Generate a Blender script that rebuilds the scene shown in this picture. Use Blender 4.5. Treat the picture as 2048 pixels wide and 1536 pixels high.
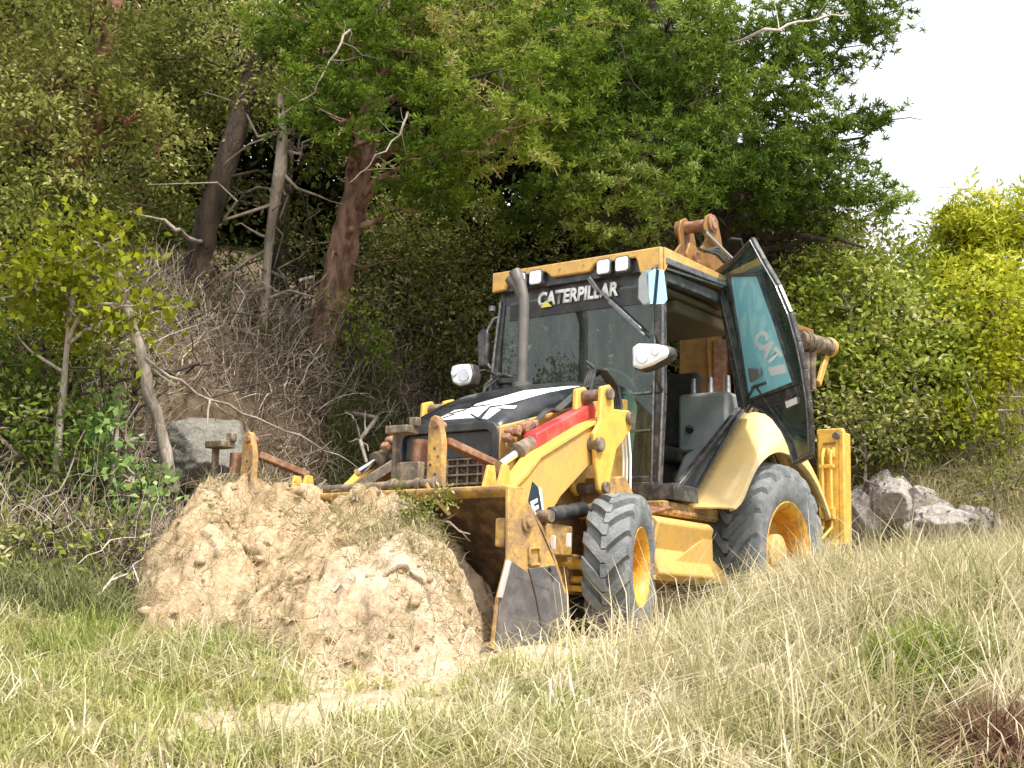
import bpy, math, random
import numpy as np
from mathutils import Vector, Matrix
for o in list(bpy.data.objects): bpy.data.objects.remove(o)
scene = bpy.context.scene
COL = scene.collection
R = math.radians

# ------------------------------------------------------------ camera
F = 2683.0                                   # focal length in pixels of a 2048 wide frame
CAM = np.array([9.728, 5.613, 0.097])
_y, _p, _r = R(216.50), R(10.18), R(1.76)
VD = np.array([math.cos(_p)*math.cos(_y), math.cos(_p)*math.sin(_y), math.sin(_p)])
_rr = np.cross(VD, [0, 0, 1]); _rr /= np.linalg.norm(_rr); _uu = np.cross(_rr, VD)
VR = _rr*math.cos(_r)+_uu*math.sin(_r); VU = -_rr*math.sin(_r)+_uu*math.cos(_r)
cd = bpy.data.cameras.new('camera'); cam = bpy.data.objects.new('camera', cd); COL.objects.link(cam)
cd.sensor_width = 36; cd.lens = F/2048*36; cd.clip_start = .1; cd.clip_end = 2000
m = Matrix.Identity(4)
for i in range(3):
    m[i][0] = VR[i]; m[i][1] = VU[i]; m[i][2] = -VD[i]; m[i][3] = CAM[i]
cam.matrix_world = m
scene.camera = cam
scene.render.resolution_x = 1024; scene.render.resolution_y = 768

# ------------------------------------------------------------ sky and sun
SUN_AZ, SUN_EL = 74.0, 60.0                  # direction towards the sun, azimuth from +x
sd = Vector((math.cos(R(SUN_EL))*math.cos(R(SUN_AZ)), math.cos(R(SUN_EL))*math.sin(R(SUN_AZ)), math.sin(R(SUN_EL))))
w = bpy.data.worlds.new('World'); scene.world = w; w.use_nodes = True
nt = w.node_tree; nt.nodes.clear()
sky = nt.nodes.new('ShaderNodeTexSky'); sky.sky_type = 'NISHITA'; sky.sun_disc = False
sky.sun_elevation = R(SUN_EL); sky.sun_rotation = R(90-SUN_AZ); sky.dust_density = 6; sky.air_density = 1.2
b1 = nt.nodes.new('ShaderNodeBackground'); b1.inputs[1].default_value = .07
b2 = nt.nodes.new('ShaderNodeBackground'); b2.inputs[0].default_value = (1, .985, 1, 1); b2.inputs[1].default_value = .80   # thin bright cloud
ad = nt.nodes.new('ShaderNodeAddShader'); wo = nt.nodes.new('ShaderNodeOutputWorld')
nt.links.new(sky.outputs[0], b1.inputs[0]); nt.links.new(b1.outputs[0], ad.inputs[0]); nt.links.new(b2.outputs[0], ad.inputs[1]); nt.links.new(ad.outputs[0], wo.inputs[0])
ld = bpy.data.lights.new('sun', 'SUN'); ld.energy = 4.1; ld.angle = R(7); ld.color = (1, .95, .86)
sun = bpy.data.objects.new('sun', ld); COL.objects.link(sun); sun.rotation_euler = sd.to_track_quat('Z', 'Y').to_euler()
vs = scene.view_settings; vs.view_transform = 'Standard'; vs.look = 'None'; vs.exposure = 0.6; vs.gamma = 1

# ------------------------------------------------------------ helpers
def ray(px, py): return VD+VR*(px-1024)/F-VU*(py-768)/F
def at(px, py, d): return CAM+ray(px, py)*d                  # world point seen at a photo pixel, d metres away
def onp(px, py, ax, v):                                      # same on the plane x|y|z = v
    q = ray(px, py); i = 'xyz'.index(ax); return CAM+q*((v-CAM[i])/q[i])
FW = np.array([math.cos(_y), math.sin(_y), 0]); RT = np.array([math.sin(_y), -math.cos(_y), 0])
def st(s, t): return CAM[0]+FW[0]*s+RT[0]*t, CAM[1]+FW[1]*s+RT[1]*t
def to_st(P):
    P = np.atleast_2d(P); q = P[:, :2]-CAM[:2]
    return q@FW[:2], q@RT[:2]

def hash3(i, j, k, seed=0):
    n = (i*374761393+j*668265263+k*2147483647+seed*144269504) & 0xffffffff
    n = ((n ^ (n >> 13))*1274126177) & 0xffffffff
    n = ((n ^ (n >> 16))*2246822519) & 0xffffffff
    return ((n ^ (n >> 15)) & 0xffff)/65535.0
def vnoise(x, y, z=None, seed=0):
    x = np.asarray(x, float); y = np.asarray(y, float); z = np.zeros_like(x) if z is None else np.asarray(z, float)
    xi, yi, zi = np.floor(x).astype(np.int64), np.floor(y).astype(np.int64), np.floor(z).astype(np.int64)
    fx, fy, fz = x-xi, y-yi, z-zi
    fx, fy, fz = [f*f*(3-2*f) for f in (fx, fy, fz)]
    r = 0
    for a in (0, 1):
        for b in (0, 1):
            for c in (0, 1):
                r = r+hash3(xi+a, yi+b, zi+c, seed)*(fx if a else 1-fx)*(fy if b else 1-fy)*(fz if c else 1-fz)
    return r
def fbm(x, y, z=None, o=4, seed=0):
    r = 0; a = .5; k = 1.
    for i in range(o):
        r = r+a*(vnoise(x*k, y*k, None if z is None else z*k, seed+i)-.5); a *= .5; k *= 2.03
    return r
def worley(x, y, seed=0):
    xi, yi = np.floor(x).astype(np.int64), np.floor(y).astype(np.int64); best = np.full(np.shape(x), 9.); val = np.zeros(np.shape(x))
    for a in (-1, 0, 1):
        for b in (-1, 0, 1):
            cx, cy = xi+a, yi+b; px = cx+hash3(cx, cy, 0*cx, seed); py = cy+hash3(cx, cy, 0*cx, seed+7); d = np.hypot(x-px, y-py); v = hash3(cx, cy, 0*cx, seed+13)
            m_ = d < best; best = np.where(m_, d, best); val = np.where(m_, v, val)
    return best, val
def ss(x): x = np.clip(x, 0, 1); return x*x*(3-2*x)

# ------------------------------------------------------------ materials
def nodes(name):
    m = bpy.data.materials.new(name); m.use_nodes = True; t = m.node_tree
    return m, t, t.nodes['Principled BSDF'], t.nodes, t.links
def inp(b, **k):
    for a, v in k.items():
        b.inputs[a.replace('_', ' ')].default_value = v
def mat(name, c, rough=.5, metal=0, dirt=None, dirt_amt=.4, scale=6, bump=.0, bscale=40, spec=.5, coat=0, low=.45, high=.62, chips=0):
    m, t, b, N, L = nodes(name)
    inp(b, Roughness=rough, Metallic=metal); b.inputs['Specular IOR Level'].default_value = spec
    b.inputs['Coat Weight'].default_value = coat; b.inputs['Coat Roughness'].default_value = .08
    tc = N.new('ShaderNodeTexCoord')
    n = N.new('ShaderNodeTexNoise'); n.inputs['Scale'].default_value = scale; n.inputs['Detail'].default_value = 8; n.inputs['Roughness'].default_value = .65
    L.new(tc.outputs['Object'], n.inputs[0])
    if dirt:
        mr = N.new('ShaderNodeMapRange'); mr.inputs[1].default_value = low; mr.inputs[2].default_value = high; mr.inputs[4].default_value = dirt_amt
        L.new(n.outputs[0], mr.inputs[0])
        mx = N.new('ShaderNodeMix'); mx.data_type = 'RGBA'; mx.inputs[6].default_value = (*c, 1); mx.inputs[7].default_value = (*dirt, 1)
        L.new(mr.outputs[0], mx.inputs[0]); colr = mx.outputs[2]
        if chips:
            mp = N.new('ShaderNodeMapping'); mp.inputs['Scale'].default_value = (14, 14, 1.6); L.new(tc.outputs['Object'], mp.inputs[0])
            for (vec, sc, lo, hi, amt, cc) in ((mp.outputs[0], 1.0, .58, .74, .45, (.30, .18, .08)), (tc.outputs['Object'], 34, .64, .68, .85, (.10, .045, .02))):
                q = N.new('ShaderNodeTexNoise'); q.inputs['Scale'].default_value = sc; q.inputs['Detail'].default_value = 6; q.inputs['Roughness'].default_value = .6; L.new(vec, q.inputs[0])
                r9 = N.new('ShaderNodeMapRange'); r9.inputs[1].default_value = lo; r9.inputs[2].default_value = hi; r9.inputs[4].default_value = amt*chips; L.new(q.outputs[0], r9.inputs[0])
                m9 = N.new('ShaderNodeMix'); m9.data_type = 'RGBA'; m9.inputs[7].default_value = (*cc, 1); L.new(r9.outputs[0], m9.inputs[0]); L.new(colr, m9.inputs[6]); colr = m9.outputs[2]
        if chips:
            ge = N.new('ShaderNodeNewGeometry'); r8 = N.new('ShaderNodeMapRange'); r8.inputs[1].default_value = .53; r8.inputs[2].default_value = .60; L.new(ge.outputs['Pointiness'], r8.inputs[0])
            q8 = N.new('ShaderNodeTexNoise'); q8.inputs['Scale'].default_value = 22; q8.inputs['Detail'].default_value = 4; L.new(tc.outputs['Object'], q8.inputs[0])
            r7 = N.new('ShaderNodeMapRange'); r7.inputs[1].default_value = .46; r7.inputs[2].default_value = .58; r7.inputs[4].default_value = .8*min(1, chips); L.new(q8.outputs[0], r7.inputs[0])
            m8 = N.new('ShaderNodeMath'); m8.operation = 'MULTIPLY'; L.new(r8.outputs[0], m8.inputs[0]); L.new(r7.outputs[0], m8.inputs[1])
            m7 = N.new('ShaderNodeMix'); m7.data_type = 'RGBA'; m7.inputs[7].default_value = (.13, .07, .04, 1); L.new(m8.outputs[0], m7.inputs[0]); L.new(colr, m7.inputs[6]); colr = m7.outputs[2]
        L.new(colr, b.inputs['Base Color'])
        ma = N.new('ShaderNodeMath'); ma.operation = 'MULTIPLY_ADD'; ma.inputs[1].default_value = .35; ma.inputs[2].default_value = rough
        L.new(mr.outputs[0], ma.inputs[0]); L.new(ma.outputs[0], b.inputs['Roughness'])
    else: b.inputs['Base Color'].default_value = (*c, 1)
    if bump:
        n2 = N.new('ShaderNodeTexNoise'); n2.inputs['Scale'].default_value = bscale; n2.inputs['Detail'].default_value = 6
        L.new(tc.outputs['Object'], n2.inputs[0])
        bp = N.new('ShaderNodeBump'); bp.inputs['Strength'].default_value = bump; bp.inputs['Distance'].default_value = .02
        L.new(n2.outputs[0], bp.inputs['Height']); L.new(bp.outputs[0], b.inputs['Normal'])
    return m
M = {}
DUST = (.34, .25, .14)
M['yellow'] = mat('yellow_paint', (.61, .37, .095), .38, dirt=(.42, .27, .12), dirt_amt=.5, scale=5, bump=.06, chips=.55)
M['yellow2'] = mat('bright_yellow_paint', (.72, .45, .085), .4, dirt=(.45, .25, .06), dirt_amt=.45, scale=9, bump=.05, chips=.45)
M['worn'] = mat('worn_yellow_paint', (.56, .34, .09), .55, dirt=(.25, .165, .085), dirt_amt=.92, scale=7, bump=.25, low=.40, high=.58, chips=.8)
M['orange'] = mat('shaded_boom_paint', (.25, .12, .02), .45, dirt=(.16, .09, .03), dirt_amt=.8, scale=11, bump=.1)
M['cream'] = mat('faded_fender', (.86, .62, .25), .2, coat=.6, dirt=(.60, .48, .26), dirt_amt=.5, scale=4, bump=.02, chips=0.35)
M['black'] = mat('black_plastic', (.018, .02, .022), .38, dirt=(.09, .085, .07), dirt_amt=.6, scale=7, bump=.05)
M['hood'] = mat('black_hood', (.014, .018, .022), .2, dirt=(.05, .05, .045), dirt_amt=.5, scale=6)
M['frame'] = mat('cab_frame', (.03, .032, .034), .3, dirt=(.16, .15, .14), dirt_amt=.6, scale=12)
M['seal'] = mat('grey_metal_trim', (.25, .25, .26), .3, metal=.6, dirt=(.05, .05, .05), dirt_amt=.6, scale=30)
M['rubber'] = mat('tyre_rubber', (.10, .115, .125), .6, dirt=(.25, .26, .26), dirt_amt=.75, scale=10, bump=.3, bscale=60, low=.35, high=.65)
M['rim'] = mat('rim_paint', (.75, .40, .04), .42, dirt=(.35, .21, .08), dirt_amt=.7, scale=12, chips=0.6)
M['hub'] = mat('hub_paint', (.62, .42, .16), .5, dirt=(.25, .17, .08), dirt_amt=.7, scale=14)
M['steel'] = mat('grey_steel', (.105, .105, .115), .42, metal=.25, dirt=(.24, .22, .21), dirt_amt=.5, scale=7, bump=.12, bscale=25, chips=0.35)
M['edge'] = mat('bright_worn_steel', (.65, .64, .62), .3, metal=.5, dirt=(.4, .38, .33), dirt_amt=.5, scale=12)
M['mud'] = mat('muddy_steel', (.10, .06, .028), .75, dirt=(.27, .17, .08), dirt_amt=.9, scale=8, bump=.6, bscale=18)
M['rust'] = mat('rusty_steel', (.20, .09, .05), .6, dirt=(.34, .22, .13), dirt_amt=.8, scale=14, bump=.2)
M['greasy'] = mat('dusty_dark_steel', (.12, .095, .07), .5, metal=.2, dirt=(.32, .25, .17), dirt_amt=.8, scale=14, bump=.2)
M['chrome'] = mat('chrome_rod', (.75, .77, .8), .12, metal=1)
M['red'] = mat('red_paint', (.62, .03, .035), .42, dirt=(.66, .18, .15), dirt_amt=.45, scale=7, chips=0.5)
M['exhaust'] = mat('exhaust_steel', (.15, .145, .135), .45, metal=.4, dirt=(.1, .085, .075), dirt_amt=.6, scale=8)
M['white'] = mat('white_decal_and_sheen', (.82, .83, .82), .4, dirt=(.6, .6, .56), dirt_amt=.5, scale=9)  # decals, and the painted sheen on the bonnet
M['whitehose'] = mat('pale_hose', (.75, .78, .76), .4)
M['lens'] = mat('lamp_lens', (.80, .82, .84), .12, spec=.8, coat=1, dirt=(.45, .46, .48), dirt_amt=.5, scale=22)
M['mirror'] = mat('mirror_glass', (.55, .85, .92), .03, metal=1)
M['blue'] = mat('sky_reflection_blue', (.30, .66, .78), .08, spec=.9, coat=.9, dirt=(.55, .8, .88), dirt_amt=.7, scale=5)
M['label_yel'] = mat('yellow_decal', (.75, .7, .1), .4)
M['navy'] = mat('dark_blue_decal', (.012, .03, .055), .35)
M['seat'] = mat('seat_cloth', (.015, .015, .014), .85, dirt=(.06, .05, .04), dirt_amt=.5, scale=16, bump=.3)
M['grey'] = mat('grey_plastic', (.17, .19, .20), .5, dirt=(.26, .27, .26), dirt_amt=.5, scale=6)
M['lining'] = mat('brown_headliner', (.10, .085, .05), .8)
M['dash'] = mat('dash_plastic', (.20, .26, .25), .4)
M['void'] = mat('radiator_mesh', (.012, .010, .008), .7, dirt=(.16, .11, .05), dirt_amt=.9, scale=45, low=.5, high=.6)

def film(name, c, tr, gl=.12):
    m, t, b, N, L = nodes(name); inp(b, Roughness=.15); b.inputs['Base Color'].default_value = (*c, 1)
    tc = N.new('ShaderNodeTexCoord'); n = N.new('ShaderNodeTexNoise'); n.inputs['Scale'].default_value = 3; n.inputs['Detail'].default_value = 5; n.inputs['Distortion'].default_value = 1.5; L.new(tc.outputs['Object'], n.inputs[0])
    mx = N.new('ShaderNodeMix'); mx.data_type = 'RGBA'; mx.inputs[6].default_value = (*c, 1); mx.inputs[7].default_value = (*[min(1, x*1.0+.3) for x in c], 1)
    mr = N.new('ShaderNodeMapRange'); mr.inputs[1].default_value = .5; mr.inputs[2].default_value = .62; mr.inputs[4].default_value = .6; L.new(n.outputs[0], mr.inputs[0]); L.new(mr.outputs[0], mx.inputs[0]); L.new(mx.outputs[2], b.inputs['Base Color'])
    tl = N.new('ShaderNodeBsdfTranslucent'); L.new(mx.outputs[2], tl.inputs[0])
    ms = N.new('ShaderNodeMixShader'); ms.inputs[0].default_value = tr; L.new(b.outputs[0], ms.inputs[1]); L.new(tl.outputs[0], ms.inputs[2]); L.new(ms.outputs[0], N['Material Output'].inputs[0])
    return m
M['blue'] = film('sky_reflection_blue', (.36, .76, .90), .4)  # blue base colour stands in for sky reflected in the door
M['film'] = film('white_film', (.97, .97, .97), .25)
M['teal'] = film('teal_film', (.05, .38, .42), .6)
def glass_mat(name, tint, gloss=.5, dust=.0, rough=.02):
    m, t, b, N, L = nodes(name); N.remove(b)
    out = N['Material Output']
    tr = N.new('ShaderNodeBsdfTransparent'); tr.inputs[0].default_value = (*tint, 1)
    gl = N.new('ShaderNodeBsdfGlossy'); gl.inputs['Roughness'].default_value = rough; gl.inputs[0].default_value = (.9, 1, .95, 1)
    fr = N.new('ShaderNodeFresnel'); fr.inputs[0].default_value = 1.52
    ma = N.new('ShaderNodeMath'); ma.operation = 'ADD'; ma.inputs[1].default_value = gloss; ma.use_clamp = True
    L.new(fr.outputs[0], ma.inputs[0])
    mx = N.new('ShaderNodeMixShader'); L.new(ma.outputs[0], mx.inputs[0]); L.new(tr.outputs[0], mx.inputs[1]); L.new(gl.outputs[0], mx.inputs[2])
    last = mx
    if dust:
        df = N.new('ShaderNodeBsdfDiffuse'); df.inputs[0].default_value = (.55, .62, .55, 1)
        tc = N.new('ShaderNodeTexCoord'); mp = N.new('ShaderNodeMapping'); mp.inputs['Scale'].default_value = (1, 6, 1.3)
        n = N.new('ShaderNodeTexNoise'); n.inputs['Scale'].default_value = 1.6; n.inputs['Detail'].default_value = 9; n.inputs['Roughness'].default_value = .72
        L.new(tc.outputs['Object'], mp.inputs[0]); L.new(mp.outputs[0], n.inputs[0])
        n2 = N.new('ShaderNodeTexNoise'); n2.inputs['Scale'].default_value = 5; n2.inputs['Detail'].default_value = 8; n2.inputs['Distortion'].default_value = 1.2; n2.inputs['Roughness'].default_value = .7
        L.new(tc.outputs['Object'], n2.inputs[0])
        r1 = N.new('ShaderNodeMapRange'); r1.inputs[1].default_value = .42; r1.inputs[2].default_value = .75; r1.inputs[3].default_value = dust*.25; r1.inputs[4].default_value = dust
        r2 = N.new('ShaderNodeMapRange'); r2.inputs[1].default_value = .6; r2.inputs[2].default_value = .72; r2.inputs[4].default_value = dust*3.2
        L.new(n.outputs[0], r1.inputs[0]); L.new(n2.outputs[0], r2.inputs[0])
        mm = N.new('ShaderNodeMath'); mm.operation = 'MAXIMUM'; L.new(r1.outputs[0], mm.inputs[0]); L.new(r2.outputs[0], mm.inputs[1])
        m2 = N.new('ShaderNodeMixShader'); L.new(mm.outputs[0], m2.inputs[0]); L.new(mx.outputs[0], m2.inputs[1]); L.new(df.outputs[0], m2.inputs[2]); last = m2
    L.new(last.outputs[0], out.inputs[0])
    return m
M['glass'] = glass_mat('windscreen_glass', (.30, .48, .36), .02, .13)
M['clear'] = glass_mat('door_glass', (.72, .82, .80), .04, .05)

def attr_mat(name, stops, rough=.55, trans=.3, spec=.3, bump=None, nscale=None, namt=.3, ncol=(.4, .35, .2)):
    """colour from a per-leaf attribute; optional noise patches in world space"""
    m, t, b, N, L = nodes(name)
    inp(b, Roughness=rough); b.inputs['Specular IOR Level'].default_value = spec
    at_ = N.new('ShaderNodeAttribute'); at_.attribute_name = 'tint'
    cr = N.new('ShaderNodeValToRGB'); e = cr.color_ramp.elements
    while len(e) < len(stops): e.new(.5)
    for i, (p, c) in enumerate(stops): e[i].position = p; e[i].color = (*c, 1)
    L.new(at_.outputs['Fac'], cr.inputs[0]); col = cr.outputs[0]
    if nscale:
        tc = N.new('ShaderNodeTexCoord'); n = N.new('ShaderNodeTexNoise'); n.inputs['Scale'].default_value = nscale; n.inputs['Detail'].default_value = 3
        L.new(tc.outputs['Object'], n.inputs[0])
        mr = N.new('ShaderNodeMapRange'); mr.inputs[1].default_value = .42; mr.inputs[2].default_value = .62; mr.inputs[4].default_value = namt; L.new(n.outputs[0], mr.inputs[0])
        mx = N.new('ShaderNodeMix'); mx.data_type = 'RGBA'; mx.inputs[7].default_value = (*ncol, 1); L.new(mr.outputs[0], mx.inputs[0]); L.new(col, mx.inputs[6]); col = mx.outputs[2]
    L.new(col, b.inputs['Base Color'])
    if trans:
        tl = N.new('ShaderNodeBsdfTranslucent'); L.new(col, tl.inputs[0])
        ms = N.new('ShaderNodeMixShader'); ms.inputs[0].default_value = trans
        L.new(b.outputs[0], ms.inputs[1]); L.new(tl.outputs[0], ms.inputs[2]); L.new(ms.outputs[0], N['Material Output'].inputs[0])
    return m
def leafm(name, dark, mid, light, odd=None, trans=.35):
    s = [(0, dark), (.45, mid), (.9, light)]
    if odd: s.append((1, odd))
    return attr_mat(name, s, .65, trans, .12)
LM = {
 'pine': leafm('pine_foliage', (.04, .075, .008), (.11, .175, .016), (.24, .31, .045), (.34, .28, .13)),
 'oak': leafm('oak_foliage', (.045, .085, .010), (.14, .215, .028), (.32, .42, .09), (.50, .52, .24)),
 'olive': leafm('olive_foliage', (.07, .085, .014), (.18, .20, .04), (.36, .37, .12), (.52, .48, .27)),
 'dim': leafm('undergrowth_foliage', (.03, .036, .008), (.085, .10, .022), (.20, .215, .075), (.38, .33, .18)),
 'fresh': leafm('bush_foliage', (.07, .10, .010), (.18, .23, .025), (.35, .40, .07), (.50, .48, .20)),
 'lime': leafm('lime_foliage', (.26, .27, .006), (.34, .38, .02), (.52, .54, .07), (.75, .70, .16)),
 'deep': leafm('deep_shade_foliage', (.015, .018, .005), (.04, .048, .012), (.10, .11, .035), (.2, .18, .09)),  # leaf colours darkened to paint in deep forest shade
 'sap': leafm('sapling_foliage', (.09, .17, .04), (.19, .30, .08), (.34, .46, .17)),
 'yoak': leafm('yellow_oak_foliage', (.12, .14, .006), (.25, .28, .012), (.42, .44, .03), (.52, .50, .09)),
}
GM = {
 'straw': attr_mat('dry_grass', [(0, (.16, .18, .05)), (.3, (.31, .30, .12)), (.6, (.53, .46, .28)), (1, (.74, .66, .49))],   .6, .3, nscale=.9, namt=.35, ncol=(.36, .36, .13)),
 'green': attr_mat('green_grass', [(0, (.10, .14, .02)), (.5, (.24, .29, .06)), (1, (.50, .50, .20))], .55, .3, nscale=2.2, namt=.5, ncol=(.50, .44, .22)),
 'herb': attr_mat('grey_green_herbs', [(0, (.09, .10, .035)), (.5, (.22, .24, .09)), (1, (.42, .42, .22))], .6, .3),
 'tuft': attr_mat('bright_green_grass', [(0, (.10, .15, .01)), (.6, (.20, .28, .025)), (1, (.38, .42, .08))], .55, .3),
 'bank': attr_mat('bank_grass', [(0, (.05, .08, .012)), (.6, (.12, .16, .02)), (1, (.26, .26, .09))], .55, .3),
 'redtuft': attr_mat('russet_grass', [(0, (.10, .05, .03)), (.6, (.24, .14, .09)), (1, (.45, .34, .2))], .6, .2),
 'twig': attr_mat('dry_twigs', [(0, (.13, .095, .065)), (.5, (.34, .28, .215)), (1, (.62, .54, .45))], .8, 0),
}
def bark(name, a, b_, scale=9):
    m, t, b, N, L = nodes(name); inp(b, Roughness=.85)
    tc = N.new('ShaderNodeTexCoord'); mp = N.new('ShaderNodeMapping'); mp.inputs['Scale'].default_value = (1, 1, .35); L.new(tc.outputs['Object'], mp.inputs[0])
    v = N.new('ShaderNodeTexVoronoi'); v.inputs['Scale'].default_value = scale*2; v.feature = 'DISTANCE_TO_EDGE'; n = N.new('ShaderNodeTexNoise'); n.inputs['Scale'].default_value = scale; n.inputs['Detail'].default_value = 8
    L.new(mp.outputs[0], v.inputs[0]); L.new(mp.outputs[0], n.inputs[0])
    mx = N.new('ShaderNodeMix'); mx.data_type = 'RGBA'; mx.inputs[6].default_value = (*a, 1); mx.inputs[7].default_value = (*b_, 1)
    mr = N.new('ShaderNodeMapRange'); mr.inputs[1].default_value = .35; mr.inputs[2].default_value = .65; L.new(n.outputs[0], mr.inputs[0]); L.new(mr.outputs[0], mx.inputs[0]); L.new(mx.outputs[2], b.inputs['Base Color'])
    bp = N.new('ShaderNodeBump'); bp.inputs['Strength'].default_value = .9; bp.inputs['Distance'].default_value = .03
    ad = N.new('ShaderNodeMath'); ad.operation = 'ADD'; mi = N.new('ShaderNodeMath'); mi.operation = 'MINIMUM'; mi.inputs[1].default_value = .15; L.new(v.outputs[0], mi.inputs[0])
    L.new(mi.outputs[0], ad.inputs[0]); L.new(n.outputs[0], ad.inputs[1]); L.new(ad.outputs[0], bp.inputs['Height']); L.new(bp.outputs[0], b.inputs['Normal'])
    return m
BK = {'red': bark('red_pine_bark', (.07, .035, .024), (.31, .19, .135), 13), 'dark': bark('dark_bark', (.02, .014, .009), (.075, .052, .033)),
      'grey': bark('grey_bark', (.13, .11, .085), (.34, .29, .24)), 'pale': bark('pale_bark', (.30, .26, .22), (.62, .56, .50)), 'russet': bark('dark_red_bark', (.09, .035, .02), (.20, .09, .05))}

def soil_mat(name, a, b_, c_, scale=2.5, bump=.8, dist=.03, humus=False):
    m, t, b, N, L = nodes(name); inp(b, Roughness=.95); b.inputs['Specular IOR Level'].default_value = .15
    tc = N.new('ShaderNodeTexCoord')
    n = N.new('ShaderNodeTexNoise'); n.inputs['Scale'].default_value = scale; n.inputs['Detail'].default_value = 10; n.inputs['Roughness'].default_value = .7
    n2 = N.new('ShaderNodeTexNoise'); n2.inputs['Scale'].default_value = scale*9; n2.inputs['Detail'].default_value = 8; n2.inputs['Roughness'].default_value = .75
    L.new(tc.outputs['Object'], n.inputs[0]); L.new(tc.outputs['Object'], n2.inputs[0])
    cr = N.new('ShaderNodeValToRGB'); e = cr.color_ramp.elements; e.new(.5)
    e[0].position = .38; e[0].color = (*a, 1); e[1].position = .5; e[1].color = (*b_, 1); e[2].position = .64; e[2].color = (*c_, 1)
    ad = N.new('ShaderNodeMath'); ad.operation = 'MULTIPLY_ADD'; ad.inputs[1].default_value = .5
    sub = N.new('ShaderNodeMath'); sub.operation = 'MULTIPLY'; sub.inputs[1].default_value = .5; L.new(n2.outputs[0], sub.inputs[0])
    L.new(n.outputs[0], ad.inputs[0]); L.new(sub.outputs[0], ad.inputs[2]); L.new(ad.outputs[0], cr.inputs[0]); L.new(cr.outputs[0], b.inputs['Base Color'])
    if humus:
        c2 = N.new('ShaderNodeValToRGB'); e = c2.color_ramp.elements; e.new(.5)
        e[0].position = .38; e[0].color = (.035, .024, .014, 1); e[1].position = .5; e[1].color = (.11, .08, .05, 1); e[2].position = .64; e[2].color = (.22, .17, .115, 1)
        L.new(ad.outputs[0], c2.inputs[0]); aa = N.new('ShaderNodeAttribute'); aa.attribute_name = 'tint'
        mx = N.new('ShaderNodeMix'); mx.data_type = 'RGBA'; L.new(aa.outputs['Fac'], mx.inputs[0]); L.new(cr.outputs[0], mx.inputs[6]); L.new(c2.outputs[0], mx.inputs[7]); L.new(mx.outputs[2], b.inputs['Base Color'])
    bp = N.new('ShaderNodeBump'); bp.inputs['Strength'].default_value = bump; bp.inputs['Distance'].default_value = dist
    L.new(n2.outputs[0], bp.inputs['Height']); L.new(bp.outputs[0], b.inputs['Normal'])
    return m
M['soil'] = soil_mat('yellow_clay', (.24, .155, .085), (.45, .33, .20), (.66, .53, .37))
M['soil2'] = soil_mat('pale_clay', (.32, .23, .14), (.54, .42, .29), (.72, .61, .48))
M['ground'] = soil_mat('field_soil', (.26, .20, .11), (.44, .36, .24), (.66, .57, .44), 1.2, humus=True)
M['rock'] = soil_mat('grey_rock', (.34, .30, .27), (.58, .53, .50), (.80, .75, .73), 3, 1, .05)
M['greyrock'] = soil_mat('dark_grey_rock', (.12, .115, .10), (.24, .23, .20), (.38, .37, .32), 2.5, 1, .05)  # darker grey stone for the rock face in the bank
M['slab'] = soil_mat('pale_rock', (.55, .43, .26), (.72, .60, .40), (.80, .70, .52), 3, .6, .02)

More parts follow.
